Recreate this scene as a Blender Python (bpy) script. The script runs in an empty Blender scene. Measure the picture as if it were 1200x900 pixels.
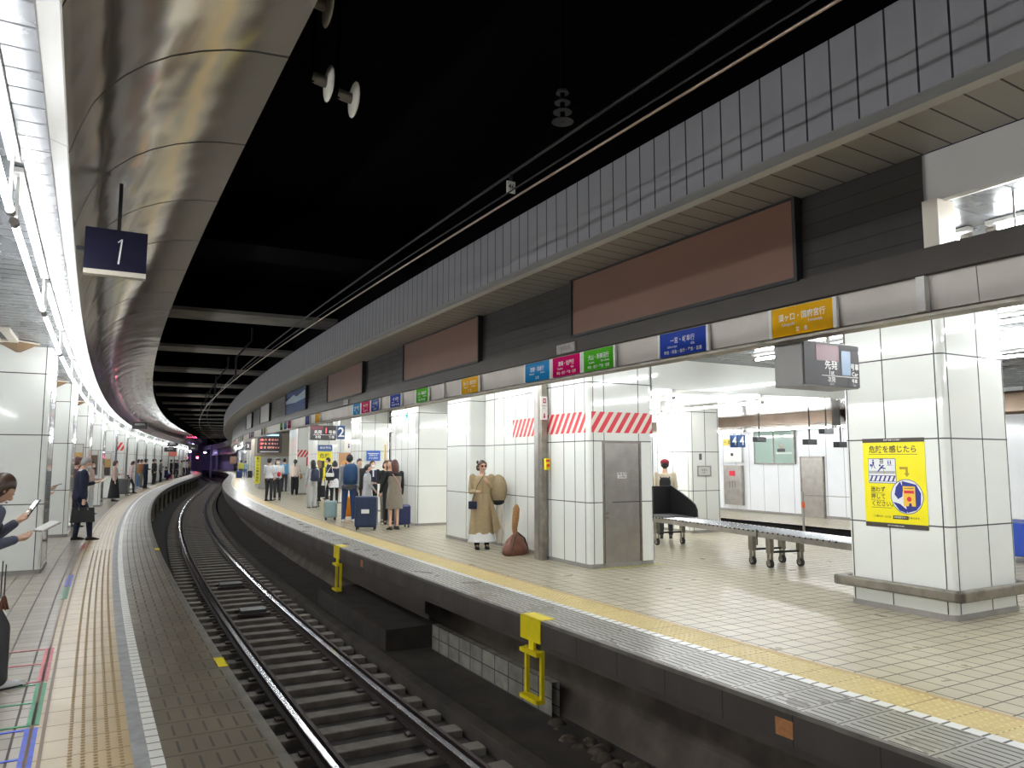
import bpy, math, random, bisect
from mathutils import Vector, Matrix
random.seed(7)
sc = bpy.context.scene
COL = sc.collection

# ------------------------------------------------------------------ camera, world, exposure
cam_d = bpy.data.cameras.new('camera'); cam = bpy.data.objects.new('camera', cam_d); COL.objects.link(cam)
cam.location = (0, 0, 1.6)
cam.rotation_euler = (math.radians(90) + math.atan(90 / 880), 0, 0)
cam_d.sensor_fit = 'HORIZONTAL'; cam_d.sensor_width = 36; cam_d.lens = 880 * 36 / 1200
cam_d.clip_start = 0.05; cam_d.clip_end = 500
sc.camera = cam
w = bpy.data.worlds.new('world'); sc.world = w; w.use_nodes = True
w.node_tree.nodes['Background'].inputs[0].default_value = (0.02, 0.025, 0.04, 1)
w.node_tree.nodes['Background'].inputs[1].default_value = 0.3
sc.view_settings.view_transform = 'Standard'; sc.view_settings.look = 'None'
sc.view_settings.gamma = 1; sc.view_settings.use_curve_mapping = False
sc.view_settings.exposure = 1.25
sc.cycles.max_bounces = 7; sc.cycles.diffuse_bounces = 4; sc.cycles.glossy_bounces = 4
sc.cycles.sample_clamp_indirect = 6.0
sc.cycles.use_denoising = True
TUBE_POWER = 42.0

# ------------------------------------------------------------------ the curve of the track (s along, n to the right of its centre line)
CO = [-8.45701161e-08, -3.63594933e-07, 2.53917203e-03, -5.89797810e-01, 2.99431083e+00]
def _x(y): return (((CO[0]*y + CO[1])*y + CO[2])*y + CO[3])*y + CO[4]
def _h(y):
    y = max(-12, min(105, y))
    return math.atan(((4*CO[0]*y + 3*CO[1])*y + 2*CO[2])*y + CO[3])
def _table():
    ds = 0.25; F = [(0., _x(0), 0., _h(0))]; x, y, s = _x(0), 0., 0.
    while s < 190:
        h = _h(y)
        if s > 125: h = _h(105) - 0.006*(s - 125)
        x += math.sin(h)*ds; y += math.cos(h)*ds; s += ds; F.append((s, x, y, h))
    B = []; x, y, s = _x(0), 0., 0.
    while s > -25:
        h = _h(y); x -= math.sin(h)*ds; y -= math.cos(h)*ds; s -= ds; B.append((s, x, y, h))
    return B[::-1] + F
TB = _table(); TS = [t[0] for t in TB]
def fr(s):
    i = max(0, min(len(TB) - 2, bisect.bisect_right(TS, s) - 1)); a, b = TB[i], TB[i+1]
    k = (s - a[0])/(b[0] - a[0])
    return [a[j] + (b[j] - a[j])*k for j in (1, 2, 3)]
def P(s, n, z=0.):
    x, y, h = fr(s); return Vector((x + n*math.cos(h), y - n*math.sin(h), z))
def head(s): return fr(s)[2]

# ------------------------------------------------------------------ materials
MATS = {}
def mat(name, col, rough=0.5, metal=0.0, emit=None, es=1.0, noise=0.0, nscale=3.0, bump=0.0, coat=0.0, alpha=None, trans=0.0, wear=None):
    if name in MATS: return MATS[name]
    m = bpy.data.materials.new(name); m.use_nodes = True; nt = m.node_tree; b = nt.nodes['Principled BSDF']
    b.inputs['Base Color'].default_value = (*col, 1); b.inputs['Roughness'].default_value = rough
    b.inputs['Metallic'].default_value = metal; b.inputs['Coat Weight'].default_value = coat
    if emit: b.inputs['Emission Color'].default_value = (*emit, 1); b.inputs['Emission Strength'].default_value = es
    if trans: b.inputs['Transmission Weight'].default_value = trans
    if noise or bump or wear:
        tc = nt.nodes.new('ShaderNodeTexCoord'); no = nt.nodes.new('ShaderNodeTexNoise')
        no.inputs['Scale'].default_value = nscale; no.inputs['Detail'].default_value = 5
        nt.links.new(tc.outputs['Object'], no.inputs['Vector'])
        if noise or wear:
            mx = nt.nodes.new('ShaderNodeMix'); mx.data_type = 'RGBA'
            cr = nt.nodes.new('ShaderNodeMapRange'); cr.inputs[1].default_value = 0.35; cr.inputs[2].default_value = 0.7
            nt.links.new(no.outputs['Fac'], cr.inputs[0]); nt.links.new(cr.outputs[0], mx.inputs[0])
            mx.inputs[6].default_value = (*col, 1)
            mx.inputs[7].default_value = (*(wear or [c*(1 - noise) for c in col]), 1)
            nt.links.new(mx.outputs[2], b.inputs['Base Color'])
        if bump:
            bp = nt.nodes.new('ShaderNodeBump'); bp.inputs['Strength'].default_value = bump; bp.inputs['Distance'].default_value = 0.02
            nt.links.new(no.outputs['Fac'], bp.inputs['Height']); nt.links.new(bp.outputs[0], b.inputs['Normal'])
    MATS[name] = m; return m

def grid_mat(name, base, line, pu=None, wu=.01, pv=None, wv=.01, rough=.3, noise=.12, nscale=2.5, metal=0., lrough=.6, dash=None, var=0., ou=0., ov=0., rnoise=.25):
    """UV (metres) ruled with joint lines every pu along u and every pv along v; dash=(period, gap) breaks the v lines along u"""
    m = bpy.data.materials.new(name); m.use_nodes = True; nt = m.node_tree; N = nt.nodes; L = nt.links; b = N['Principled BSDF']
    uv = N.new('ShaderNodeUVMap'); sp = N.new('ShaderNodeSeparateXYZ'); L.new(uv.outputs[0], sp.inputs[0])
    def M(op, a, c=None):
        k = N.new('ShaderNodeMath'); k.operation = op
        for i, v in enumerate((a, c)):
            if v is None: continue
            if isinstance(v, (int, float)): k.inputs[i].default_value = v
            else: L.new(v, k.inputs[i])
        return k.outputs[0]
    def ln(o, p, wd, off): return M('LESS_THAN', M('MODULO', M('ADD', o, 500*p + off), p), wd)
    fac = None
    if pu: fac = ln(sp.outputs[0], pu, wu, ou)
    if pv:
        v = ln(sp.outputs[1], pv, wv, ov)
        if dash: v = M('MULTIPLY', v, M('SUBTRACT', 1.0, ln(sp.outputs[0], dash[0], dash[1], dash[1]*.5)))
        fac = v if fac is None else M('MAXIMUM', fac, v)
    no = N.new('ShaderNodeTexNoise'); no.inputs['Scale'].default_value = nscale; no.inputs['Detail'].default_value = 6
    L.new(uv.outputs[0], no.inputs['Vector'])
    mr = N.new('ShaderNodeMapRange'); mr.inputs[1].default_value = .3; mr.inputs[2].default_value = .75; L.new(no.outputs['Fac'], mr.inputs[0])
    m1 = N.new('ShaderNodeMix'); m1.data_type = 'RGBA'; L.new(mr.outputs[0], m1.inputs[0])
    m1.inputs[6].default_value = (*base, 1); m1.inputs[7].default_value = (*[c*(1 - noise) for c in base], 1)
    src = m1.outputs[2]
    if var and pu and pv:
        wn = N.new('ShaderNodeTexWhiteNoise'); wn.noise_dimensions = '2D'; cb = N.new('ShaderNodeCombineXYZ')
        L.new(M('FLOOR', M('DIVIDE', M('ADD', sp.outputs[0], ou), pu)), cb.inputs[0]); L.new(M('FLOOR', M('DIVIDE', M('ADD', sp.outputs[1], ov), pv)), cb.inputs[1])
        L.new(cb.outputs[0], wn.inputs['Vector'])
        mv = N.new('ShaderNodeMix'); mv.data_type = 'RGBA'; mv.blend_type = 'MULTIPLY'; mv.inputs[0].default_value = 1
        g = M('ADD', M('MULTIPLY', wn.outputs[0], var), 1 - var); L.new(src, mv.inputs[6]); L.new(g, mv.inputs[7]); src = mv.outputs[2]
    m2 = N.new('ShaderNodeMix'); m2.data_type = 'RGBA'; L.new(fac, m2.inputs[0]); L.new(src, m2.inputs[6]); m2.inputs[7].default_value = (*line, 1)
    L.new(m2.outputs[2], b.inputs['Base Color'])
    rr = M('ADD', M('MULTIPLY', fac, lrough - rough), M('ADD', rough, M('MULTIPLY', mr.outputs[0], rnoise*rough))); L.new(rr, b.inputs['Roughness'])
    bp = N.new('ShaderNodeBump'); bp.invert = True; bp.inputs['Strength'].default_value = .5; bp.inputs['Distance'].default_value = .003
    L.new(fac, bp.inputs['Height']); L.new(bp.outputs[0], b.inputs['Normal'])
    b.inputs['Metallic'].default_value = metal
    MATS[name] = m; return m

M_panel = mat('white enamel panel', (.80, .81, .76), .09, coat=.3, noise=.05, nscale=1.2)
M_joint = mat('dark panel joint', (.05, .05, .045), .6)
M_black = mat('black', (.012, .012, .013), .45)
M_dark = mat('deep black', (.0018, .0018, .003), 1.0)  # on the cross beams this black paints in the shade
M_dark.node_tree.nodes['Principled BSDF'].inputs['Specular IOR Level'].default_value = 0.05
M_tubel = mat('lit fluorescent tube, left row', (1, 1, 1), .5, emit=(.93, .97, 1.0), es=TUBE_POWER*.55)
M_violet = mat('added violet glow', (1, 1, 1), .5, emit=(.55, .42, 1.0), es=30)  # glow of the extra tubes added at the tunnel end
M_steel = mat('brushed steel', (.42, .39, .36), .32, .9, noise=.2, nscale=5)
M_steeld = mat('worn steel', (.30, .27, .23), .42, .8, noise=.35, nscale=8)
M_base = mat('grey plinth', (.28, .26, .24), .4, noise=.2)
M_tube = mat('lit fluorescent tube', (1, 1, 1), .5, emit=(.93, .97, 1.0), es=TUBE_POWER)
M_white = mat('white paint', (.78, .77, .73), .3)
M_yellow = mat('yellow paint', (.85, .68, .01), .4, noise=.08, nscale=12)
M_red = mat('red paint', (.62, .02, .04), .35)
M_glass = mat('dark display glass', (.02, .02, .025), .08)
M_rail = mat('worn rail head', (.62, .62, .64), .18, 1.0)
M_rust = mat('rusty rail web', (.035, .022, .018), .7, .2, noise=.4, nscale=20)
M_wire = mat('copper wire', (.55, .42, .34), .3, .8)

# ------------------------------------------------------------------ mesh helpers
class MB:
    def __init__(self): self.v = []; self.f = []; self.mi = []; self.mats = []; self.uv = None; self.T = Matrix.Identity(4); self.sm = []
    def m(self, mt):
        if mt not in self.mats: self.mats.append(mt)
        return self.mats.index(mt)
    def add(self, vs, fs, mt, smooth=False):
        o = len(self.v); self.v += [self.T @ Vector(p) for p in vs]; k = self.m(mt)
        for f in fs: self.f.append([i + o for i in f]); self.mi.append(k); self.sm.append(smooth)
        return self
    def box(self, x0, x1, y0, y1, z0, z1, mt):
        vs = [(x, y, z) for x in (x0, x1) for y in (y0, y1) for z in (z0, z1)]
        return self.add(vs, [(0,1,3,2),(4,6,7,5),(0,4,5,1),(2,3,7,6),(0,2,6,4),(1,5,7,3)], mt)
    def loft(self, rings, mt, caps=True, smooth=True, closed=False):
        k = len(rings[0]); vs = [p for r in rings for p in r]; fs = []
        R = len(rings)
        for i in range(R if closed else R - 1):
            for j in range(k):
                a = i*k + j; b = i*k + (j+1) % k; c = ((i+1) % R)*k + (j+1) % k; d = ((i+1) % R)*k + j
                fs.append((a, b, c, d))
        self.add(vs, fs, mt, smooth)
        if caps and not closed:
            self.add(rings[0], [tuple(range(k))[::-1]], mt); self.add(rings[-1], [tuple(range(k))], mt)
        return self
    def tube(self, pts, r, mt, k=8, caps=True, sx=1.0):
        pts = [Vector(p) for p in pts]; rs = r if isinstance(r, (list, tuple)) else [r]*len(pts); rings = []
        ref = None
        for i, p in enumerate(pts):
            d = (pts[min(i+1, len(pts)-1)] - pts[max(i-1, 0)]).normalized()
            if ref is None: ref = Vector((0, 0, 1)) if abs(d.z) < .9 else Vector((0, 1, 0))
            u = d.cross(ref).normalized(); v = u.cross(d).normalized(); ref = v if abs(d.dot(v)) < .9 else ref
            rings.append([tuple(p + u*(math.cos(2*math.pi*j/k)*rs[i]*sx) + v*(math.sin(2*math.pi*j/k)*rs[i])) for j in range(k)])
        return self.loft(rings, mt, caps)
    def caps_(self, a, b, ra, rb, mt, k=10):      # tapered limb with round ends
        a, b = Vector(a), Vector(b); d = (b - a); L = d.length or 1e-6; d = d/L
        pts = [a - d*ra*.95, a - d*ra*.7, a - d*ra*.3, a, b, b + d*rb*.3, b + d*rb*.7, b + d*rb*.95]
        return self.tube(pts, [ra*.25, ra*.7, ra*.95, ra, rb, rb*.95, rb*.7, rb*.25], mt, k)
    def ell(self, c, rx, ry, rz, mt, k=12, rows=8, fn=None):
        c = Vector(c); rings = []
        for i in range(rows + 1):
            t = math.pi*(i + (.12 if i == 0 else -.12 if i == rows else 0))/rows
            rings.append([tuple(c + Vector((rx*math.sin(t)*math.cos(2*math.pi*j/k), ry*math.sin(t)*math.sin(2*math.pi*j/k), -rz*math.cos(t)))) for j in range(k)])
        if fn: rings = [[tuple(fn(Vector(p))) for p in r] for r in rings]
        return self.loft(rings, mt)
    def rprism(self, x0, x1, y0, y1, z0, z1, r, mt, k=4):
        out = []
        for cx, cy, a0 in ((x1-r, y1-r, 0), (x0+r, y1-r, 90), (x0+r, y0+r, 180), (x1-r, y0+r, 270)):
            for i in range(k + 1):
                a = math.radians(a0 + 90*i/k); out.append((cx + r*math.cos(a), cy + r*math.sin(a)))
        self.loft([[(x, y, z0) for x, y in out], [(x, y, z1) for x, y in out]], mt, True, False)
        return self
    def poly(self, pts, mt, th=None, axis=None):  # flat polygon, optionally extruded
        if th is None: return self.add(pts, [tuple(range(len(pts)))], mt)
        ax = Vector(axis)*th; return self.loft([[tuple(p) for p in pts], [tuple(Vector(p) + ax) for p in pts]], mt, True, False)
    def text(self, body, size, o, ex, ey, mt, align='CENTER', th=.001, sx=1.0):
        vs, fs = textmesh(body, align); o, ex, ey = Vector(o), Vector(ex), Vector(ey); ez = ex.cross(ey)
        return self.add([o + ex*(p[0]*size*sx) + ey*(p[1]*size) + ez*th for p in vs], fs, mt)
    def build(self, name, parent=None, loc=None, rz=None, bevel=0, remesh=0, smooth_it=4):
        me = bpy.data.meshes.new(name); me.from_pydata([tuple(p) for p in self.v], [], self.f)
        for mt in self.mats: me.materials.append(mt)
        me.polygons.foreach_set('material_index', self.mi); me.polygons.foreach_set('use_smooth', self.sm)
        if self.uv: 
            l = me.uv_layers.new(name='UVMap')
            for po in me.polygons:
                for li, vi in zip(po.loop_indices, po.vertices): l.data[li].uv = self.uv[vi]
        me.update(); o = bpy.data.objects.new(name, me); COL.objects.link(o)
        if parent: o.parent = parent
        if loc is not None: o.location = loc
        if rz is not None: o.rotation_euler = (0, 0, rz)
        if bevel:
            bv = o.modifiers.new('bevel', 'BEVEL'); bv.width = bevel; bv.segments = 2; bv.limit_method = 'ANGLE'
        if remesh:
            r = o.modifiers.new('remesh', 'REMESH'); r.mode = 'VOXEL'; r.voxel_size = remesh; r.use_smooth_shade = True
            s = o.modifiers.new('smooth', 'SMOOTH'); s.factor = .5; s.iterations = smooth_it
        return o
TXT = {}
def textmesh(body, align='CENTER'):
    if (body, align) in TXT: return TXT[(body, align)]
    c = bpy.data.curves.new('lettering', 'FONT'); c.body = body; c.align_x = align; c.align_y = 'CENTER'; c.resolution_u = 2; c.offset = .014
    o = bpy.data.objects.new('lettering', c); COL.objects.link(o)
    dg = bpy.context.evaluated_depsgraph_get(); me = bpy.data.meshes.new_from_object(o.evaluated_get(dg))
    r = ([tuple(v.co) for v in me.vertices], [tuple(p.vertices) for p in me.polygons])
    bpy.data.objects.remove(o); bpy.data.curves.remove(c); bpy.data.meshes.remove(me); TXT[(body, align)] = r; return r

def tag(o, label=None, cat=None, group=None, kind=None):
    if label: o['label'] = label
    if cat: o['category'] = cat
    if group: o['group'] = group
    if kind: o['kind'] = kind
    return o
def empty(name, s, n, z=0., ang=0., label=None, cat=None, group=None, kind=None):
    o = bpy.data.objects.new(name, None); COL.objects.link(o); o.empty_display_size = .2
    o.location = P(s, n, z); o.rotation_euler = (0, 0, -(head(s) + math.radians(ang)))
    return tag(o, label, cat, group, kind)
def put(o, s, n, z=0., ang=0.):
    o.location = P(s, n, z); o.rotation_euler = (0, 0, -(head(s) + math.radians(ang))); return o
def copy_tree(o, parent=None):
    c = o.copy(); COL.objects.link(c)
    if parent: c.parent = parent
    for ch in [k for k in KIDS(o)]: copy_tree(ch, c)
    return c
def KIDS(o): return [k for k in bpy.data.objects if k.parent == o]

def sweep(name, prof, s0, s1, mt, ds=.5, closed=False, label=None, kind='structure', parent=None, smooth=False, vn=True, cap=False, cat='structure'):
    """profile of (n, z) points carried along the track; UV = (s, n or run length) in metres"""
    b = MB(); N = max(1, int(math.ceil((s1 - s0)/ds))); K = len(prof); b.uv = []
    mts = mt if isinstance(mt, list) else [mt]*K
    run = [0]
    for i in range(1, K): run.append(run[-1] + math.dist(prof[i], prof[i-1]))
    for i in range(N + 1):
        s = s0 + (s1 - s0)*i/N
        for j, (n, z) in enumerate(prof): b.v.append(P(s, n, z)); b.uv.append((s, n if vn else run[j]))
    for i in range(N):
        for j in range(K if closed else K - 1):
            j2 = (j+1) % K
            b.f.append((i*K + j, i*K + j2, (i+1)*K + j2, (i+1)*K + j)); b.mi.append(b.m(mts[j])); b.sm.append(smooth)
    if cap and closed:
        b.f.append(tuple(range(K))[::-1]); b.mi.append(0); b.sm.append(False)
        b.f.append(tuple(range(N*K, N*K + K))); b.mi.append(0); b.sm.append(False)
    o = b.build(name, parent)
    return tag(o, label, None, None, kind if not parent else None)

ORD = ['first', 'second', 'third', 'fourth', 'fifth', 'sixth', 'seventh', 'eighth', 'ninth', 'tenth', 'eleventh', 'twelfth', 'thirteenth', 'fourteenth', 'fifteenth', 'sixteenth', 'seventeenth', 'eighteenth', 'nineteenth', 'twentieth']
def ordn(k):
    if k < 20: return ORD[k]
    t = ['twenty', 'thirty', 'forty'][(k+1)//10 - 2]; r = (k+1) % 10
    return {'twenty': 'twentieth', 'thirty': 'thirtieth', 'forty': 'fortieth'}[t] if r == 0 else t + '-' + ORD[r-1]

# ------------------------------------------------------------------ THE SETTING: floors
S0, S1 = -14, 150
G_left = grid_mat('left floor tiles', (.43, .38, .31), (.06, .045, .035), .19, .013, .19, .014, rough=.22, noise=.12, var=.12)
G_right = grid_mat('right floor tiles', (.50, .44, .31), (.10, .085, .06),   .19, .013, .205, .013, rough=.27, noise=.15, var=.10, ov=.02)
G_grl = grid_mat('left grooved edge blocks', (.20, .165, .115), (.05, .04, .03), .29, .014, .088, .014, rough=.28, noise=.35, nscale=1.6, dash=(.29, .10), var=.25)
G_grr = grid_mat('right grooved edge blocks', (.36, .34, .29), (.05, .045, .04), .29, .010, .064, .016, rough=.26, noise=.25, dash=(.29, .05), var=.15)
G_wl = grid_mat('white edge line tiles', (.72, .70, .64), (.16, .14, .12), .12, .014, rough=.3, noise=.1)
G_tac = grid_mat('beige guide tiles', (.44, .315, .15), (.12, .075, .04), .29, .008, rough=.3, noise=.15)
G_tacr = grid_mat('yellow guide tiles', (.62, .46, .16), (.20, .13, .06), .29, .007, rough=.35, noise=.15)
M_curbc = mat('dirty concrete edge', (.17, .155, .13), .5, noise=.4, nscale=6, bump=.3)
M_conc = mat('grey concrete band', (.30, .30, .29), .5, noise=.35, nscale=9)
sweep('platform_floor', [(-9.5, 0), (-2.765, 0)], S0, S1, G_left, ds=1, label='left platform floor of beige rectangular tiles')
sweep('guide_strip', [(-2.765, .0), (-2.25, .0)], S0, S1, G_tac, label='beige guide strip of the left platform')
for a, c in ((-2.765, -2.745), (-2.70, -2.68)):
    sweep('guide_border', [(a, .004), (c, .004)], S0, S1, mat('brown border line', (.22, .14, .09), .5), label='thin brown line bordering the left guide strip')
sweep('edge_band', [(-2.25, 0), (-2.17, 0)], S0, S1, M_conc, label='grey concrete band beside the white edge line')
sweep('edge_line', [(-2.17, 0), (-2.10, 0)], S0, S1, G_wl, label='white tile line on the left platform')
sweep('edge_blocks', [(-2.10, 0), (-1.56, 0)], S0, S1, G_grl, label='dark grooved blocks along the left platform edge')
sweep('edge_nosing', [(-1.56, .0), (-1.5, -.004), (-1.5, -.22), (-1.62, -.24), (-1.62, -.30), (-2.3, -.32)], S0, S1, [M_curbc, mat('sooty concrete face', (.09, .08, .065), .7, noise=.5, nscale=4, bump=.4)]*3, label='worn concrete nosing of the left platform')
# right platform
sweep('platform_floor', [(2.60, 0), (11.15, 0)], S0, S1, G_right, ds=1, label='right platform floor of beige square tiles')
sweep('guide_border', [(2.55, .003), (2.60, .003)], S0, S1, mat('brown border tile', (.50, .33, .13), .4), label='orange brown border line of the right guide strip')
sweep('guide_strip', [(2.17, 0), (2.60, 0)], S0, S1, G_tacr, label='yellow dotted guide strip of the right platform')
sweep('edge_line', [(2.08, 0), (2.17, 0)], S0, S1, grid_mat('white dash tiles', (.80, .80, .78), (.12, .11, .10), .12, .018, .5, .018, rough=.3, ov=-2.095+2.08), label='white dash line on the right platform')
sweep('edge_blocks', [(1.53, 0), (2.08, 0)], S0, S1, G_grr, label='grooved blocks along the right platform edge')
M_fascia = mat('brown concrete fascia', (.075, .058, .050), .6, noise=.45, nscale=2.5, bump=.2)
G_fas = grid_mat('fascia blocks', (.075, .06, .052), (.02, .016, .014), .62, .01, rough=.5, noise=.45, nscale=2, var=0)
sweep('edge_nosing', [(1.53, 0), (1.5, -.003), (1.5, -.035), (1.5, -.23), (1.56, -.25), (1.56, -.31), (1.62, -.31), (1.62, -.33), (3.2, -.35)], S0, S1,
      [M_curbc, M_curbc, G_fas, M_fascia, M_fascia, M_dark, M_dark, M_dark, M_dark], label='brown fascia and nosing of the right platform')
# tactile dots: bars of small domes, near ones as geometry
def domes(name, rows, s0, s1, step, r, h, mt, label, bars=False):
    b = MB()
    N = int((s1 - s0)/step)
    for i in range(N):
        s = s0 + i*step
        for j, n in enumerate(rows):
            p = P(s, n); hd = head(s)
            if bars:
                b.T = Matrix.Translation(p) @ Matrix.Rotation(-hd, 4, 'Z')
                b.loft([[(-.011, 0, 0), (.011, 0, 0), (.011, step*.8, 0), (-.011, step*.8, 0)], [(-.006, .006, h), (.006, .006, h), (.006, step*.8 - .006, h), (-.006, step*.8 - .006, h)]], mt, True, False)
            else:
                b.T = Matrix.Translation(p) @ Matrix.Rotation(-hd, 4, 'Z')
                b.loft([[(r*k*math.cos(a), r*k*math.sin(a), z) for a in [math.pi*q/3 for q in range(6)]] for k, z in ((1, 0), (.6, h))], mt, True, False)
    b.T = Matrix.Identity(4)
    return tag(b.build(name), label, None, None, 'structure')
domes('guide_dots', [-2.30 - .062*k for k in range(5)], 3.2, 17, .048, .013, .006, mat('brown worn dots', (.30, .20, .09), .4), 'raised dots of the left guide strip')
domes('guide_bars', [-2.30 - .062*k for k in range(5)], 17, 75, .29, .01, .006, mat('brown worn bars', (.44, .34, .19), .4), 'raised bars of the left guide strip', True)
domes('guide_dots', [2.22 + .062*k for k in range(6)], 3.0, 20, .062, .016, .006, mat('pale yellow dots', (.72, .60, .30), .4), 'raised dots of the right guide strip')

# ------------------------------------------------------------------ track bed
M_bed = mat('black track bed', (.018, .014, .012), .9, noise=.5, nscale=6, bump=1.0)
M_slab = mat('dark concrete trough', (.065, .052, .042), .8, noise=.5, nscale=3, bump=.5)
sweep('track_bed', [(-3.0, .0), (-3.0, -1.25), (-1.05, -1.25), (1.05, -1.25)], S0, S1, M_bed, label='black track bed between the platforms')
sweep('track_curb', [(1.02, -1.25), (1.04, -1.11), (1.18, -1.09), (1.22, -1.18), (1.95, -1.20), (2.8, -1.20)], S0, S1, M_slab, label='low concrete curb and walkway beside the track')
sweep('under_platform_wall', [(2.35, -.3), (2.3, -.9), (2.15, -1.2)], S0, S1, mat('stained brown wall', (.055, .040, .032), .8, noise=.6, nscale=2.2, bump=.6, wear=(.14, .11, .08)), label='stained wall under the right platform')
sweep('under_platform_wall', [(1.60, -.31), (1.60, -.50), (1.66, -.52), (1.66, -.60)], 11.4, S1, mat('brown steel girder', (.07, .05, .042), .5, .2, noise=.4, nscale=2), label='brown girder under the right platform edge')
b = MB()
for s in [9.0 + .36*k for k in range(10)]: pass
G_dt = grid_mat('dirty wall tiles', (.42, .39, .33), (.05, .045, .04), .36, .02, .185, .014, rough=.4, noise=.55, nscale=5, var=.3, ov=.0)
sweep('tile_wall', [(2.02, -1.20), (2.02, -.83), (2.12, -.83), (2.12, -1.20)], 8.72, 12.15, G_dt, ds=.36, vn=False, label='low wall of dirty grey tiles under the right platform edge')
sweep('drain_box', [(1.35, -1.2), (1.35, -.88), (2.2, -.86), (2.2, -1.2)], 12.3, 16.5, mat('dusty dark box', (.05, .038, .030), .8, noise=.5, nscale=4), closed=True, cap=True, label='dark covered box beside the track')
b = MB()
for i in range(60):
    s = random.uniform(4.5, 8.6); n = random.uniform(1.75, 2.0); r = random.uniform(.02, .09); p = P(s, n, -1.2)
    b.ell(p, r*1.4, r, r*.8, mat('dark rubble', (.04, .03, .022), .9, noise=.5, wear=(.13, .10, .07), nscale=12), 6, 4)
tag(b.build('rubble_heap'), 'dark crumbled rubble lying against the wall under the right platform', 'rubble', None, 'stuff')
# rails
hw = .0325
def rail(name, n, label):
    pr = [(n-.055, -1.17), (n+.055, -1.17), (n+.05, -1.155), (n+.010, -1.14), (n+.010, -1.085), (n+hw, -1.078), (n+hw, -1.055), (n+hw-.006, -1.05), (n-hw+.006, -1.05), (n-hw, -1.055), (n-hw, -1.078), (n-.010, -1.085), (n-.010, -1.14), (n-.05, -1.155)]
    mts = [M_rust]*6 + [M_rail]*3 + [M_rust]*5
    o = sweep(name, pr, S0, S1, mts, closed=True, vn=False, kind=None, cap=True); tag(o, label, 'rail'); return o
rail('rail', -.5335, 'left running rail of the curved track, nearer the left platform')
rail('rail', .5335, 'right running rail of the curved track, bright polished head')
for n, l in ((-.40, 'dark guard rail inside the left running rail'), (.70, 'thin dark conduit line outside the right running rail')):
    sweep('guard_rail', [(n-.02, -1.17), (n+.02, -1.17), (n+.02, -1.11), (n-.02, -1.11)], S0, S1, M_rust, closed=True, cap=True, label=l)
# sleepers
M_slp = mat('grimy sleeper', (.115, .095, .078), .75, noise=.5, nscale=5, bump=.5)
b = MB(); b.box(-.98, .98, -.10, .10, -1.26, -1.172, M_slp)
b2 = MB()
for q in (-.5335, .5335):
    pass
b2.box(-.04, .04, -.05, .05, -1.172, -1.145, M_rust)
sl = b.build('sleeper', bevel=.012); clip0 = b2.build('rail_clip', sl); clip0.location = (-.5335-.10, 0, 0)
for q in (-.5335+.10, .5335-.10, .5335+.10): c = clip0.copy(); COL.objects.link(c); c.location = (q, 0, 0)
clips = [k for k in bpy.data.objects if k.parent == sl]
SLN = 175
for i in range(SLN):
    s = 3.4 + .55*i
    o = sl if i == 0 else sl.copy()
    if i: 
        COL.objects.link(o)
        if s < 20:
            for c0 in clips: c = c0.copy(); c.parent = o; COL.objects.link(c)
    put(o, s, 0); tag(o, 'dark grimy sleeper under the curved rails in the distance' if i > 47 else 'dark grimy sleeper under the curved rails, ' + ordn(i) + ' from the camera', 'sleeper', 'sleepers of the curved track')
for k, (s, l) in enumerate(((16.05, 'black square beacon box between the rails, the nearer of two'), (19.3, 'black square beacon box between the rails, the farther of two'))):
    e = empty('track_beacon', s, .06, -1.17, 0, l, 'beacon')
    b = MB(); b.box(-.22, .22, -.18, .18, .02, .09, mat('black rubber box', (.03, .028, .026), .5)); b.build('box_body', e, bevel=.01)
    b = MB(); b.box(-.28, .28, -.24, -.19, -.01, .04, M_rust); b.box(-.28, .28, .19, .24, -.01, .04, M_rust); b.build('mounting_bar', e)

# ------------------------------------------------------------------ ceilings
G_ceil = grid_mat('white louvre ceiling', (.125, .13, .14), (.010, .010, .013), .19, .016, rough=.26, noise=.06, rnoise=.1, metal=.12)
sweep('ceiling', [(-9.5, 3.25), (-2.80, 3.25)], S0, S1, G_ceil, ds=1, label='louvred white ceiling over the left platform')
M_trim = mat('cream painted trim', (.62, .57, .48), .3)
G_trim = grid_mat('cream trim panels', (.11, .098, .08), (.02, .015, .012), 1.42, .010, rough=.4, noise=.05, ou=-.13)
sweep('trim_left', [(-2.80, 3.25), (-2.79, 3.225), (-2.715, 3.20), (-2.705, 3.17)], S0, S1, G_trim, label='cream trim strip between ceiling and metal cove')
G_vault = grid_mat('champagne metal cove', (.70, .63, .54), (.03, .025, .02), 1.42, .022, rough=.10, noise=.06, metal=.75, ou=-.13, rnoise=.4)
_nt = G_vault.node_tree; _n = _nt.nodes.new('ShaderNodeTexNoise'); _n.inputs['Scale'].default_value = 1.3; _n.inputs['Detail'].default_value = 1.5
_u = _nt.nodes.new('ShaderNodeUVMap'); _nt.links.new(_u.outputs[0], _n.inputs['Vector']); _b = _nt.nodes.new('ShaderNodeBump'); _b.inputs['Strength'].default_value = .5; _b.inputs['Distance'].default_value = .03
_nt.links.new(_n.outputs['Fac'], _b.inputs['Height']); _nt.links.new(_b.outputs[0], [q for q in _nt.nodes if q.bl_idname == 'ShaderNodeBump' and q != _b][0].inputs['Normal'])
vp = [(-2.705, 3.17), (-2.695, 3.20), (-2.68, 3.26), (-2.655, 3.34), (-2.61, 3.46), (-2.55, 3.56), (-2.47, 3.65), (-2.37, 3.74), (-2.25, 3.82), (-2.10, 3.89), (-1.95, 3.94), (-1.80, 3.97), (-1.62, 3.985)]
sweep('cove_left', vp, S0, 118, G_vault, smooth=True, label='curved champagne metal cove above the left platform edge')
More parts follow.
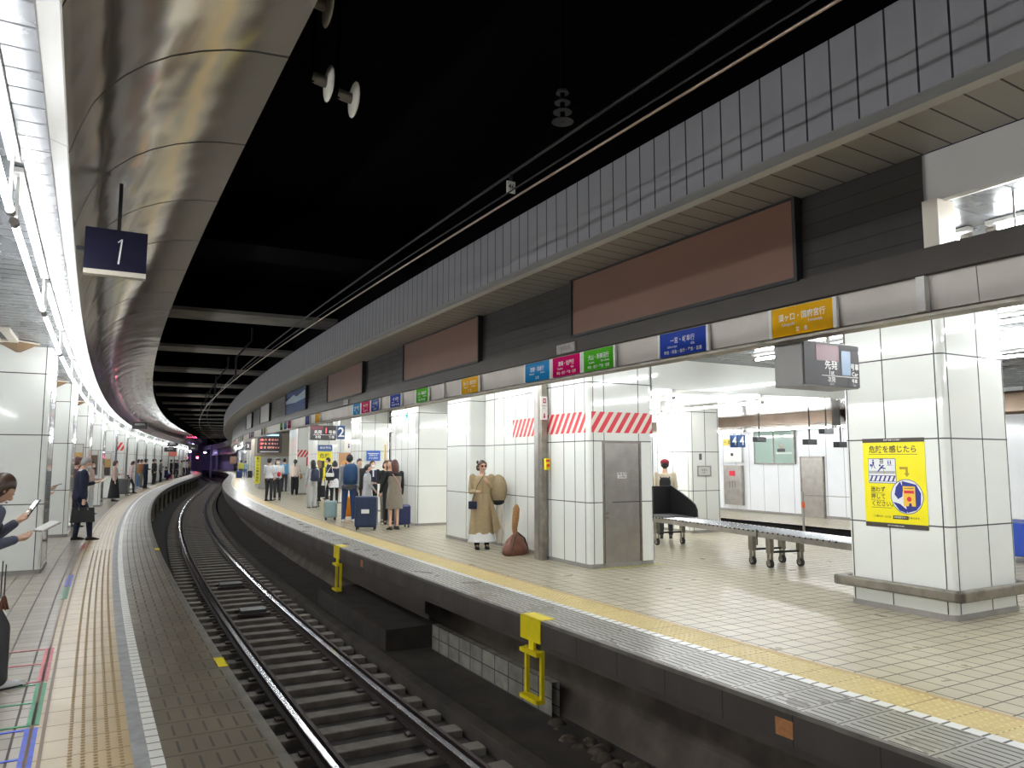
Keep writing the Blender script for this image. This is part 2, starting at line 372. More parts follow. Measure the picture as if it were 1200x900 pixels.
sweep('cove_back', [(-1.62, 3.985), (-1.64, 4.05), (-1.9, 4.1), (-1.9, 5.7)], S0, S1, M_dark, label='black shaft side above the cove')
sweep('tunnel_ceiling', [(-1.9, 5.7), (2.2, 5.7), (2.2, 4.34)], S0, S1, M_dark, label='deep black ceiling above the track')
G_vert = grid_mat('grey ribbed fascia', (.38, .375, .395), (.022, .022, .026), .19, .014, rough=.4, noise=.1, rnoise=.2, ou=-.06)
sweep('fascia_ribbed', [(1.45, 3.67), (1.45, 4.28), (2.2, 4.34)], S0, S1, [G_vert, M_dark, M_dark], vn=False, label='grey ribbed fascia above the right platform edge')
sweep('trim_right', [(1.49, 3.58), (1.44, 3.60), (1.44, 3.67), (1.46, 3.67)], S0, S1, mat('grey aluminium trim', (.42, .41, .39), .35, .5), label='grey aluminium trim under the ribbed fascia')
G_soff = grid_mat('louvred soffit', (.33, .30, .25), (.04, .035, .03), .19, .012, rough=.35, noise=.05, ou=-.03)
sweep('soffit_right', [(1.49, 3.58), (2.03, 3.56)], S0, S1, G_soff, label='louvred soffit under the ribbed fascia')
sweep('sign_frame', [(2.03, 2.93), (1.97, 2.93), (1.97, 2.765), (1.99, 2.755), (2.03, 2.755)], S0, S1, mat('dark brown frame', (.055, .045, .038), .4, .3, noise=.2), label='dark brown frame rail under the fascia boards')
G_band = grid_mat('aluminium sign band', (.48, .44, .39), (.10, .09, .08), 1.30, .006, rough=.42, noise=.12, metal=.35)
sweep('sign_band', [(1.99, 2.755), (1.985, 2.745), (2.0, 2.535), (1.985, 2.52), (1.985, 2.50), (2.10, 2.495)], S0, S1, [G_band, G_band, M_steeld, M_steeld, M_steeld, M_steeld], vn=False, label='aluminium sign band over the right platform')
sweep('band_back', [(2.10, 2.495), (2.16, 2.6), (2.16, 2.92), (2.03, 2.93)], S0, 4.35, M_white, label='rear of the sign band')
sweep('band_back.001'.split('.')[0], [(2.10, 2.495), (2.20, 2.6), (2.20, 3.25)], 4.35, S1, M_white, label='rear of the sign band farther along')
# opening above the band near the camera: white header
sweep('header_panel', [(2.05, 3.56), (2.05, 3.24), (2.08, 3.23), (2.16, 3.25)], S0, 4.235, mat('pale grey header', (.62, .60, .57), .35), vn=False, label='pale header panel above the open stretch of the band')
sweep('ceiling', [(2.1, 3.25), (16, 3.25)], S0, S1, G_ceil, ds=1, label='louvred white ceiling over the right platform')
# fascia boards
M_board = mat('brown advertising board', (.165, .078, .048), .45, noise=.1, nscale=1)
G_slat = grid_mat('dark slatted panel', (.040, .034, .030), (.012, .01, .01), None, 0, .11, .006, rough=.35, noise=.2, metal=.2)
boards = [(5.2, 8.15, M_board, 'wide blank brown board'), (10.5, 13.4, M_board, 'blank brown board'), (15.85, 18.7, M_board, 'small blank brown board')]
boards_far = [(21.2, 24.2, 'blue'), (27.7, 30.4, 'grey'), (33.4, 36.4, 'grey'), (39.2, 42, 'brown'), (45, 48, 'grey')]
edges = [4.22]
def board(s0, s1, m, label, extra=None):
    e = empty('advertising_board', (s0+s1)/2, 2.0, 2.95, 0, label, 'board'); W = (s1 - s0)
    b = MB(); b.box(-.03, .02, -W/2, W/2, 0, .60, m); b.build('board_face', e)
    f = MB()
    for a, c, z0, z1 in ((-W/2-.03, W/2+.03, -.03, 0), (-W/2-.03, W/2+.03, .60, .615), (-W/2-.03, -W/2, 0, .6), (W/2, W/2+.03, 0, .6)): f.box(-.05, .02, a, c, z0, z1, M_black)
    f.build('board_frame', e)
    if extra: extra(e, W)
    return e
names = ['wide blank brown board on the fascia, nearest the camera', 'blank brown board on the fascia, second from the camera', 'blank brown board on the fascia, third from the camera']
for (s0, s1, m, _), l in zip(boards, names): board(s0, s1, m, l)
def mountain(e, W):
    b = MB()
    pts = [(-.032, W/2-.01, .38), (-.032, .3, .50), (-.032, -.2, .42), (-.032, -W/2+.01, .52), (-.032, -W/2+.01, .30), (-.032, 0, .26), (-.032, W/2-.01, .30)]
    b.poly(pts, mat('pale poster sky', (.45, .55, .62), .3)); b.build('poster_picture', e)
board(21.2, 24.2, mat('blue poster', (.03, .07, .22), .25, noise=.4, nscale=2), 'dark blue landscape poster board on the fascia', mountain)
board(27.7, 30.2, mat('grey board', (.34, .33, .31), .4), 'pale grey board on the fascia beyond the blue poster')
board(33.4, 36.0, mat('grey board b', (.40, .39, .37), .4), 'pale grey board on the fascia, farther of the two')
prev = 4.22
for a, c in [(s0, s1) for s0, s1, _, _ in boards] + [(21.2, 24.2), (27.7, 30.2), (33.4, 36.0), (S1, S1)]:
    sweep('fascia_panel', [(2.03, 3.56), (2.01, 2.93)], prev, a, G_slat, vn=False, label='dark slatted fascia panel between boards'); prev = a
    if c < S1: sweep('fascia_panel', [(2.03, 3.57), (2.03, 2.93)], a, c, G_slat, vn=False, label='dark slatted fascia panel behind a board'); prev = c
b = MB(); b.box(-.02, .16, -.10, .0, 2.92, 3.24, mat('cream post', (.66, .60, .50), .35)); put(b.build('opening_post'), 4.22, 2.02).__setitem__('kind', 'structure')
b = MB(); b.tube([(0, 0, 2.93), (0, 0, 3.25)], .006, M_steeld); o = put(b.build('hanger_rod'), 3.85, 2.35); tag(o, 'thin steel rod hanging inside the opening above the sign band', 'rod')

# cross beams over the track: soffit tone painted lit, sides and near beam shaded
M_beam = mat('lit soffit concrete', (.24, .225, .205), .8, noise=.4, nscale=1.5)
i = 0
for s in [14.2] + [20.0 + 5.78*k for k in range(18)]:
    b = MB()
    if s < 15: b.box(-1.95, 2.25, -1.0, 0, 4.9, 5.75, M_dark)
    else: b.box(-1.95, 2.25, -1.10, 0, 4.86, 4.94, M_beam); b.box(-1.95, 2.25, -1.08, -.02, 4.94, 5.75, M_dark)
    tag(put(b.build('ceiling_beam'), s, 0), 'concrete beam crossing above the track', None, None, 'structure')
# contact wire and messenger
def wire(n, z, r, m, name, label, s1=135, par=None):
    o = sweep(name, [(n + r*math.cos(a), z + r*math.sin(a)) for a in [math.pi*k/3 for k in range(6)]], S0, s1, m, closed=True, kind=None, smooth=True, parent=par)
    if not par: tag(o, label, 'wire')
    return o
wire(.13, 3.55, .008, M_wire, 'contact_wire', 'bright contact wire stretched above the track')
wire(.16, 3.64, .006, M_black, 'support_wire', 'darker support wire just above the contact wire')
wire(.5, 4.05, .012, M_black, 'feeder_cable', 'black feeder cable above the track')
for k, s in enumerate((20.6, 26.4, 32.2, 38)):
    e = empty('wire_bracket', s, .15, 3.55, 0, ('wire support bracket hanging under the %s cross beam' % ['nearest lit', 'second lit', 'third lit', 'fourth lit'][k]), 'bracket')
    b = MB(); b.tube([(0, 0, .08), (.0, 0, .55), (.35, 0, 1.0), (.35, 0, 1.31)], .022, M_black); b.build('bracket_arm', e)
    b = MB(); b.box(-.06, .06, -.02, .02, 0.0, .09, M_black); b.build('wire_clamp', e)

# ------------------------------------------------------------------ fluorescent tubes
def make_tube(H=.08, L=2.86):
    e = bpy.data.objects.new('fluorescent_light', None); COL.objects.link(e); e.empty_display_size = .2
    b = MB(); b.tube([(0, -L/2 + .05, 0), (0, L/2 - .05, 0)], .019, M_tube, 8); b.build('lit_tube', e)
    b = MB(); b.tube([(0, -L/2, 0), (0, -L/2 + .07, 0)], .024, mat('tube cap', (.25, .22, .20), .4, .4), 10); b.build('end_cap', e)
    b = MB(); b.tube([(0, L/2 - .07, 0), (0, L/2, 0)], .024, MATS['tube cap'], 10); b.build('end_cap', e)
    b = MB(); b.box(-.03, .03, -L/2, L/2, H-.035, H-.006, M_white); b.build('light_housing', e)
    for y in (-L/2 + .1, L/2 - .1):
        b = MB(); b.box(-.008, .008, y - .012, y + .012, .01, H-.03, M_white); b.build('tube_holder', e)
    return e
PROTO = {}
def lights(n, z, s0, s1, group, lab, pitch=3.0):
    H = round((2.78 if (z < 2.7 and n < 12) else 2.5 if z < 2.6 else 3.25) - z, 3)
    if H not in PROTO: PROTO[H] = [make_tube(H), False]
    s = s0; first = 0
    while s < s1:
        o = PROTO[H][0] if not PROTO[H][1] else copy_tree(PROTO[H][0])
        PROTO[H][1] = True
        p = P(s, n, z); q = P(s + .5, n, z); o.location = p; o.rotation_euler = (0, 0, -head(s))
        if -4 < n < 0:
            for ch in KIDS(o):
                if ch.name.startswith('lit_tube'): ch.material_slots[0].link = 'OBJECT'; ch.material_slots[0].material = M_tubel
        tag(o, lab + ', ' + ordn(first) + ' from the camera', 'light', group); s += pitch; first += 1
lights(-2.965, 2.93, -4.2, 118, 'tubes in the row over the left platform', 'lit fluorescent tube in the curved row over the left platform')
lights(2.80, 3.18, -3.2, 117, 'tubes just behind the sign band', 'lit fluorescent tube in the row just behind the sign band')
for n, nm in ((6.35, 'middle'), (9.4, 'inner')):
    lights(n, 3.15, -3.5, 9, 'tubes of the %s row, near part' % nm, 'lit fluorescent tube in the %s row over the near right platform' % nm, 2.95)
    lights(n if n < 8 else 8.5, 2.70, 13.1, 33, 'tubes of the %s row under the steel ceiling' % nm, 'lit fluorescent tube in the %s row under the lower steel ceiling' % nm, 3.05)
lights(7.4, 3.15, 42, 100, 'tubes of the far right platform', 'lit fluorescent tube far along the right platform', 5.78)
lights(13.1, 2.42, 12.3, 30, 'tubes under the brown fascia of the far platform', 'lit fluorescent tube under the brown fascia of the far platform', 3.05)
lights(-6.0, 3.15, -2.6, 60, 'tubes in the inner row of the left platform', 'lit fluorescent tube in the inner row of the left platform', 3.05)

# ------------------------------------------------------------------ columns
def column(s0, s1, n0, n1, seams, name='column', H=3.25, vs=None, va=None, label=None, r=.07, base=True, kind='structure', m=None):
    """white panelled pillar: x across the track (n), y along it (s); vs / va: vertical seams on the along faces / cross faces"""
    W, D = n1 - n0, s1 - s0
    e = bpy.data.objects.new(name, None); COL.objects.link(e); sm = (s0+s1)/2; nm = (n0+n1)/2
    put(e, sm, nm); tag(e, label, None, None, kind)
    b = MB(); b.rprism(-W/2, W/2, -D/2, D/2, .06, H, r, m or M_panel)
    o = .0015
    for z in seams: b.rprism(-W/2-o, W/2+o, -D/2-o, D/2+o, z-.007, z+.007, r, M_joint)
    for y in (vs if vs is not None else [-D/2 + r, D/2 - r, 0]):
        for sx in (-1, 1): b.box(sx*W/2 - .003, sx*W/2 + .003, y-.0055, y+.0055, .06, H, M_joint)
    for x in (va if va is not None else [-W/2 + r, W/2 - r, 0]):
        for sy in (-1, 1): b.box(x-.0055, x+.0055, sy*D/2 - .003, sy*D/2 + .003, .06, H, M_joint)
    b.build('panel_cladding', e)
    if base: b = MB(); b.rprism(-W/2-.008, W/2+.008, -D/2-.008, D/2+.008, 0, .06, r, M_base); b.build('column_base', e)
    return e
LP = 5.78
for k in range(1, 17):
    s = 14.2 + LP*(k - 1)
    column(s, s + 1.15, -5.0, -3.16, (.98, 1.97, 2.86), vs=[-.5, .5], va=[.84, .2, -.84], label='white panelled column on the left platform')
column(6.0, 7.18, 5.08, 6.28, (.93, 1.83, 2.71), vs=[-.52, .07, .53], va=[-.50, .07, .53], label='large white panelled column on the right platform')
booth = column(10.9, 12.3, 4.02, 5.25, (.97, 1.90, 2.80), vs=[-.60, -.32, .0, .4], va=[-.53, -.33, .33, .6], label='white panelled booth with a steel door')
column(15.15, 16.3, 3.95, 4.75, (.97, 1.90, 2.80), vs=[-.5, .5], va=[.0], label='white panelled column behind the woman in the coat')
column(19.2, 21.4, 4.33, 5.25, (.97, 1.90, 2.80), vs=[-1.02, -.4, .1, .6, 1.0], va=[-.42, .38], label='white panelled column behind the suitcases')
column(24.8, 26.0, 4.35, 5.32, (.97, 1.90, 2.80), label='white panelled column with a blue sign')
column(30.0, 31.2, 4.8, 5.9, (.97, 1.90), label='white panelled column farther along')
column(35, 37.5, 4.85, 5.9, (.97, 1.90), label='white panelled column farther along')
for s in (55.6, 61.4, 67.2, 73, 79, 85, 91, 97, 103, 109): column(s, s+1.2, 4.0, 5.0, (.97, 1.90), label='distant white column of the right platform')
for s in (14.5, 20.3, 26.1, 31.9, 37.7): column(s, s+1.2, 9.1, 10.0, (.93, 1.80, 2.7), label='white column of the inner row on the right platform')
# recessed wall between column and booth
def wall_pts(name, p0, p1, H, mt, seams, vs, label, th=.06, z0=.06):
    """panelled wall from p0 to p1 given as (s, n); local x runs along it, visible face at -y"""
    A, B = P(*p0), P(*p1); d = B - A; L = d.length
    e = bpy.data.objects.new(name, None); COL.objects.link(e); e.location = A; e.rotation_euler = (0, 0, math.atan2(d.y, d.x)); tag(e, label, None, None, 'structure')
    b = MB(); b.box(0, L, 0, th, z0, H, mt)
    for z in seams: b.box(0, L, -.0015, .001, z-.007, z+.007, M_joint)
    for x in vs: b.box(x*L-.0055, x*L+.0055, -.002, .001, z0, H, M_joint)
    b.box(0, L, -.008, th, 0, z0, M_base); b.build('wall_panel', e); return e
rw = wall_pts('wall_recess', (15.1, 4.30), (12.25, 4.14), 3.25, M_panel, (.97, 1.90, 2.80), (.0, .17, .34, .52, .70, .88), 'white panelled wall behind the tall steel post')
# red and white stripes: on booth front, booth side and wall
def stripes(e, o, ex, L, z0, z1, pitch, mt_r, mt_w, lean=.22, nm='warning_stripes'):
    o, ex = Vector(o), Vector(ex); H = z1 - z0; b = MB(); up = Vector((0, 0, 1)); nz = ex.cross(up)
    b.poly([o, o + ex*L, o + ex*L + up*H, o + up*H], mt_w)
    x = -lean
    while x < L:
        pts = []
        # clipped parallelogram
        def clip(xa, za, xb, zb):
            return (xa, za, xb, zb)
        q = [(x, 0), (x + pitch*.55, 0), (x + pitch*.55 + lean, H), (x + lean, H)]
        out = []
        for side, lim in ((1, 0), (-1, L)):
            src = q; out = []
            for i in range(len(src)):
                a, c = src[i], src[(i+1) % len(src)]; ia = side*(a[0] - lim) >= 0; ic = side*(c[0] - lim) >= 0
                if ia: out.append(a)
                if ia != ic: t = (lim - a[0])/(c[0] - a[0]); out.append((lim, a[1] + (c[1] - a[1])*t))
            q = out
            if not q: break
        if len(q) > 2: b.poly([o + ex*u + up*v + nz*.0012 for u, v in q], mt_r)
        x += pitch
    return b.build(nm, e)
M_ws = mat('cream stripe film', (.75, .68, .58), .3)
stripes(booth, (-.613+.05, -.7035, 2.03), (1, 0, 0), 1.16, 2.03, 2.35, .165, M_red, M_ws)
stripes(booth, (-.6185, .70, 2.03), (0, -1, 0), 1.33, 2.03, 2.35, .165, M_red, M_ws)
stripes(rw, (1.35, -.003, 2.03), (1, 0, 0), 1.35, 2.03, 2.35, .165, M_red, M_ws)
# booth door
dr = bpy.data.objects.new('door_1', None); COL.objects.link(dr); dr.parent = None; put(dr, 10.9, 4.02 + .615); tag(dr, 'grey steel door in the white booth', None, None, 'structure')
b = MB(); b.box(-.34, .34, -.012, .02, .0, 1.87, M_steel); b.build('door_leaf', dr)
b = MB(); b.box(-.37, -.34, -.02, .02, 0, 1.9, M_steeld); b.box(.34, .37, -.02, .02, 0, 1.9, M_steeld); b.box(-.37, .37, -.02, .02, 1.87, 1.9, M_steeld); b.build('door_frame', dr)
b = MB(); b.box(-.09, .08, -.018, -.012, 1.33, 1.42, M_white); b.text('関係者以外', .032, (0, -.0185, 1.395), (1,0,0), (0,0,1), M_joint); b.text('立入禁止', .032, (0, -.0185, 1.355), (1,0,0), (0,0,1), M_joint); b.build('door_notice', dr)
b = MB(); b.ell((-.29, -.03, .80), .02, .02, .02, M_steel); b.tube([(-.29, -.01, .74), (-.29, -.04, .74)], .012, M_steel); b.build('door_handle', dr)

b = MB()
for k in range(14): b.poly([(-.55 + .085*k, -.02, .004), (-.50 + .085*k, -.02, .004), (-.47 + .085*k, -.12, .004), (-.52 + .085*k, -.12, .004)], mat('yellow tape', (.60, .58, .10), .5))
tag(put(b.build('hazard_tape'), 10.86, 4.70), 'yellow hazard tape hatching on the floor before the steel door', 'tape')
# tall steel post by the booth with sign and yellow emergency button box
e = empty('steel_post', 12.22, 3.93, 0, 0, 'tall brushed steel post between the recessed wall and the booth', 'post')
b = MB(); b.box(-.055, .055, -.05, .09, 0, 3.25, M_steel); b.build('post_body', e)
b = MB(); b.box(-.05, .05, -.16, -.05, 0, 3.25, M_steeld); b.build('post_flange', e)
e = empty('notice_sign', 12.0, 3.90, 2.27, 0, 'white sign with red train symbol and arrow on the steel post', 'sign')
b = MB(); b.box(-.07, .05, -.01, .01, 0, .38, M_white); b.build('sign_plate', e)
b = MB(); b.box(-.035, .02, -.014, -.011, .27, .35, mat('maroon', (.25, .01, .04), .4)); b.box(-.02, -.012, -.016, -.013, .29, .33, M_white); b.box(-.003, .005, -.016, -.013, .29, .33, M_white)
b.text('非常停止', .024, (-.01, -.012, .225), (1,0,0), (0,0,1), M_joint); b.text('ボタン', .022, (-.01, -.012, .185), (1,0,0), (0,0,1), M_joint)
b.poly([(-.04, -.012, .05), (-.01, -.012, .02), (.02, -.012, .05), (.003, -.012, .05), (.003, -.012, .10), (-.023, -.012, .10), (-.023, -.012, .05)], MATS['maroon']); b.build('sign_print', e)
e = empty('emergency_button', 12.0, 3.93, 1.45, 0, 'yellow emergency button box on the tall steel post', 'button box')
b = MB(); b.box(-.05, .045, -.05, .0, 0, .19, M_yellow); b.build('box_body', e, bevel=.01)
b = MB(); b.tube([(0, -.05, .075), (0, -.07, .075)], .026, M_red, 12); b.build('push_button', e)
b = MB(); b.box(-.04, .035, -.052, -.05, .135, .17, M_red); b.build('red_label', e)
# cross beam and lower steel ceiling beyond it
b = MB(); b.box(5.26, 15, 0, .6, 2.76, 3.25, M_panel); put(b.build('ceiling_downstand'), 10.9, 0)['kind'] = 'structure'

sweep('ceiling', [(5.3, 2.80), (12.9, 2.80)], 11.5, 40, grid_mat('steel panel ceiling', (.24, .22, .19), (.10, .09, .08), .9, .012, .30, .012, rough=.22, metal=.45), label='lower steel ceiling of the inner right platform')

# guard bar round the big column
e = empty('guard_bar', 6.59, 5.68, 0, 0, 'worn brown steel guard bar running round the large white column', 'guard rail')
for nm, a in (('front_bar', (-.71, -.62, -.73, .70)), ('side_bar', (-.71, .71, -.73, -.64)), ('back_bar', (-.71, .71, .64, .73)), ('rear_bar', (.62, .71, -.73, .70))):
    b = MB(); b.box(a[0], a[1], a[2], a[3], .205, .315, M_steeld); b.build(nm, e, bevel=.018)
# far side: trench of the next track, far platform and its wall
M_void = mat('black trench', (.008, .007, .007), .9)
sweep('trench', [(11.15, 0), (11.15, -.2), (11.5, -.3), (11.5, -1.2), (13.0, -1.2), (13.0, -.05), (12.9, 0)], S0, 60, [mat('nosing edge', (.3, .28, .24), .5), M_void, M_void, M_void, M_void, M_void, M_void], label='dark trench of the next track')
sweep('platform_floor', [(12.9, 0), (15.4, 0)], S0, 60, G_right, label='far platform floor beyond the next track')
G_fw = grid_mat('far wall panels', (.78, .79, .80), (.10, .10, .10), .62, .012, rough=.15, noise=.05)
sweep('wall_right', [(15.4, 0), (15.4, 3.3)], S0, 60, G_fw, vn=False, label='white panelled wall of the far platform')
sweep('baseboard_right', [(15.37, 0), (15.37, .07), (15.4, .07)], S0, 60, M_base, label='grey skirting of the far wall')
M_brf = mat('brown metal fascia', (.19, .135, .095), .3, .6, noise=.2)
sweep('fascia_brown', [(13.0, 2.95), (12.95, 2.9), (12.95, 2.55), (13.02, 2.5), (13.2, 2.5), (13.2, 2.95)], S0, 60, M_brf, closed=True, label='brown metal fascia over the far platform edge')
b = MB(); b.box(-.12, .35, -.12, .12, 2.44, 3.0, mat('dark bracket box', (.05, .04, .035), .4)); tag(put(b.build('fascia_end'), 13.5, 12.9), 'dark box closing the brown fascia', None, None, 'structure')
# far door, window, equipment niche, signs
dr = empty('door_2', 16.62, 15.36, 0, 0, 'grey steel door in the far white wall', kind='structure')
b = MB(); b.box(-.02, .03, -.37, .37, .0, 1.68, M_steel); b.build('door_leaf', dr)
b = MB(); b.box(-.03, .03, -.41, -.37, 0, 1.72, M_steeld); b.box(-.03, .03, .37, .41, 0, 1.72, M_steeld); b.box(-.03, .03, -.41, .41, 1.68, 1.72, M_steeld); b.build('door_frame', dr)
b = MB(); b.tube([(-.05, .28, .80), (-.05, .20, .80)], .012, M_steel); b.build('door_handle', dr)
wn = empty('window_1', 18.1, 15.36, 1.50, 0, 'window in the far white wall', kind='structure')
b = MB()
for a in (-.80, 0, .78): b.box(-.03, .02, a-.015, a+.015, 0, 1.05, M_steeld)
b.box(-.03, .02, -.8, .8, 0, .03, M_steeld); b.box(-.03, .02, -.8, .8, 1.02, 1.05, M_steeld); b.build('window_frame', wn)
b = MB(); b.box(-.01, 0, -.78, .78, .03, 1.02, mat('greenish office glass', (.32, .42, .37), .06)); b.build('window_pane', wn)
b = MB(); b.box(-.016, -.008, -.7, -.1, .30, .36, mat('office shelf', (.55, .6, .55), .4)); b.box(-.016, -.008, -.45, -.15, .36, .46, M_black); b.ell((-.012, -.3, .52), .004, .10, .10, M_steeld); b.build('office_equipment', wn)
e = empty('equipment_cabinet', 19.9, 15.33, .2, 0, 'steel equipment cabinet with a red lamp set in the far white wall', 'cabinet')
b = MB(); b.box(-.06, .05, -.40, .40, 0, 1.25, M_steel); b.build('cabinet_body', e)
b = MB(); b.box(-.08, -.06, -.12, .12, .92, 1.08, M_red); b.build('red_lamp', e)
b = MB()
for k in (-.12, 0, .12): b.box(-.07, -.06, k-.02, k+.02, .55, .75, M_steeld)
b.build('cabinet_slots', e)
e = empty('camera_panel', 19.9, 15.33, 1.55, 0, 'white panel with a round black camera hole on the far wall', 'panel')
b = MB(); b.box(-.04, .05, -.40, .40, 0, .50, M_white); b.build('panel_body', e); b = MB(); b.tube([(-.04, 0, .25), (-.06, 0, .25)], .05, M_black, 12); b.build('camera_dome', e)
M_navy = mat('navy sign', (.02, .06, .17), .3)
for k, (s, l) in enumerate(((17.25, 'navy platform number sign reading 4, left of the pair'), (16.95, 'navy platform number sign reading 4, right of the pair'))):
    e = empty('platform_sign', s, 13.0, 1.97, 0, l, 'sign')
    b = MB(); b.box(-.13, .12, -.02, .02, 0, .34, M_navy); b.build('sign_board', e)
    b = MB(); b.text('4', .34, (-.005, -.022, .17), (1,0,0), (0,0,1), M_white); b.build('sign_number', e)
    b = MB(); b.tube([(0, 0, .34), (0, 0, .60)], .012, M_steeld); b.build('hanger', e)
for k, (s, z, l) in enumerate(((15.55, 2.08, 'small black hanging signal box, leftmost of four before the far wall'), (13.9, 1.98, 'small black hanging signal box, second from left before the far wall'), (13.4, 2.22, 'small black hanging signal box, upper one of the right pair'), (13.0, 1.9, 'small black hanging signal box, lower one of the right pair'))):
    e = empty('signal_box', s, 12.3, z, 0, l, 'signal box')
    b = MB(); b.box(-.16, .16, -.08, .08, 0, .13, M_black); b.build('box_body', e, bevel=.008); b = MB(); b.tube([(0, 0, .13), (0, 0, 2.8 - z)], .018, M_black); b.build('hanger', e)
e = empty('direction_sign', 20.05, 15.34, 2.10, 0, 'small yellow and white exit sign on the far wall', 'sign')
b = MB(); b.box(-.03, 0, -.30, .30, 0, .2, mat('yellow sign', (.80, .62, .08), .4)); b.build('sign_board', e); b = MB(); b.text('← 出口', .15, (-.032, 0, .1), (0,-1,0), (0,0,1), M_joint); b.build('sign_print', e)
e = empty('round_notice', 20.9, 15.34, .55, 0, 'small white notice with a black ring low on the far wall', 'notice')
b = MB(); b.box(-.02, 0, -.16, .16, 0, .42, M_white); b.build('notice_board', e)
b = MB(); b.tube([(-.021, 0, .25), (-.025, 0, .25)], .12, M_joint, 16); b.tube([(-.024, 0, .25), (-.028, 0, .25)], .085, M_white, 16); b.tube([(-.027, 0, .25), (-.03, 0, .25)], .03, M_joint, 12); b.box(-.022, -.019, -.14, .14, .02, .09, mat('yellow sign', (.8, .6, .1))); b.build('notice_print', e)
# left platform back wall
sweep('wall_left', [(-8.2, 0), (-8.2, 3.3)], S0, S1, G_fw, vn=False, label='white panelled back wall of the left platform')
# far end of the tunnel
b = MB(); b.box(-9, 18, 0, .5, -1.3, 6, mat('purple grey tunnel wall', (.30, .26, .42), .7, noise=.4)); put(b.build('wall_end'), 147, 0)['kind'] = 'structure'
for n in (-2.6, -1.9, 1.3, 2.2): b = MB(); b.box(-.15, .15, 0, .3, -1.2, 4, mat('pale tunnel pier', (.30, .28, .36), .6)); put(b.build('tunnel_pier'), 136, n)['kind'] = 'structure'
e = empty('signal_lamp', 128, -1.45, 1.8, 0, 'small red railway signal glowing at the tunnel end', 'signal')
b = MB(); b.box(-.25, .25, 0, .2, -.2, 1.1, M_black); b.build('signal_case', e); b = MB(); b.ell((0, -.05, .3), .15, .06, .15, mat('red signal light', (1, .05, .1), .5, emit=(1, .04, .12), es=30)); b.build('red_lens', e)
b = MB(); b.tube([(0, .1, -.2), (0, .1, -3.0)], .08, M_black); b.build('signal_mast', e)
# posts under the left platform edge
for k in range(16):
    s = 33 + 5.78*.5*k*1.4
    b = MB(); b.box(-.06, .06, -.08, .08, -1.25, -.3, mat('pale support post', (.28, .24, .17), .7, noise=.3)); put(b.build('support_post'), s, -1.72)['kind'] = 'structure'

# hanging ceiling objects on the left
def pyramid(s, n, z, label, r=.17):
    e = empty('ceiling_speaker', s, n, z, 45, label, 'speaker')
    m = mat('brown smoked lamp', (.30, .20, .12), .25, .3)
    b = MB(); b.loft([[(-r, -r, 0), (r, -r, 0), (r, r, 0), (-r, r, 0)], [(-.02, -.02, -.12), (.02, -.02, -.12), (.02, .02, -.12), (-.02, .02, -.12)]], m, True, False); b.build('speaker_cone', e)
    b = MB(); b.box(-r-.01, r+.01, -r-.01, r+.01, 0, .02, M_trim); b.build('speaker_rim', e)
pyramid(13.75, -3.55, 3.22, 'brown pyramid ceiling speaker before the nearest left column')
pyramid(19.4, -3.5, 3.22, 'brown pyramid ceiling speaker before the second left column')
pyramid(25.2, -3.5, 3.22, 'brown pyramid ceiling speaker before the third left column')
e = empty('ceiling_vent', 13.0, -3.95, 3.20, 0, 'square louvred air vent in the left platform ceiling', 'vent')
b = MB(); b.box(-.42, .42, -.52, -.42, 0, .05, M_trim); b.box(-.42, .42, .42, .52, 0, .05, M_trim); b.box(-.42, -.32, -.42, .42, 0, .05, M_trim); b.box(.32, .42, -.42, .42, 0, .05, M_trim); b.build('vent_frame', e)
b = MB(); b.box(-.32, .32, -.42, .42, .03, .05, M_black); b.build('vent_opening', e)
for k in range(4): b = MB(); b.box(-.22 + .14*k, -.19 + .14*k, -.42, .42, .0, .03, M_trim); b.build('vent_slat', e)

# far tunnel: white wall, and violet tubes added to make the purple glow
sweep('wall_right', [(4.4, 0), (4.4, 3.2)], 113, 146, G_fw, vn=False, label='white wall at the far end of the right platform')
for s, n, l in ((124, 2.9, 'white lit tube over the far end of the right platform'), (133, -2.2, 'violet tube added for glow on the left at the tunnel end'), (140, .8, 'violet tube added for glow in the middle of the tunnel end')):
    e = empty('tunnel_end_tube', s, n, 3.0, 0, l, 'light'); b = MB(); b.tube([(0, -1.4, 0), (0, 1.4, 0)], .04, M_tube if 'white' in l else M_violet, 8); b.build('lit_tube', e); b = MB(); b.box(-.05, .05, -1.4, 1.4, .06, .235 if n > 2 else .95, M_white); b.build('light_housing', e)

# ------------------------------------------------------------------ signs on the band
def band_sign(s0, s1, col, title, sub, foot, label, name='destination_sign'):
    sm = (s0+s1)/2; W = s1 - s0
    e = empty(name, sm, 1.975, 2.528, 0, label, 'sign', 'signs on the aluminium band'); z = (0, 0, 1); y = (0, -1, 0)
    mc = mat('sign enamel %s' % (col,), col, .06, coat=.5)
    b = MB(); b.box(-.012, .008, -W/2+.03, W/2-.03, 0, .215, mc); face = b.build('sign_face', e)
    b = MB(); b.box(-.016, .008, -W/2, -W/2+.03, -.002, .218, M_white); b.build('end_strip', e)
    b = MB(); b.box(-.016, .008, W/2-.03, W/2, -.002, .218, M_white); b.build('end_strip', e)
    b = MB()
    if title: b.text(title, .058, (-.0135, 0, .135), y, z, M_white, sx=.9)
    if sub:
        b.text(sub[0], .030, (-.0135, W*.20, .085), y, z, M_white); b.text(sub[1], .030, (-.0135, -W*.20, .088), y, z, M_white)
    if foot: b.text(foot, .036, (-.0135, 0, .035), y, z, M_white, sx=.95)
    if title: b.build('sign_lettering', face)
    return e
ORG, BLU, GRN, PNK, CYN = (.82, .42, .01), (.02, .06, .38), (.06, .42, .01), (.62, .0, .13), (.01, .24, .55)
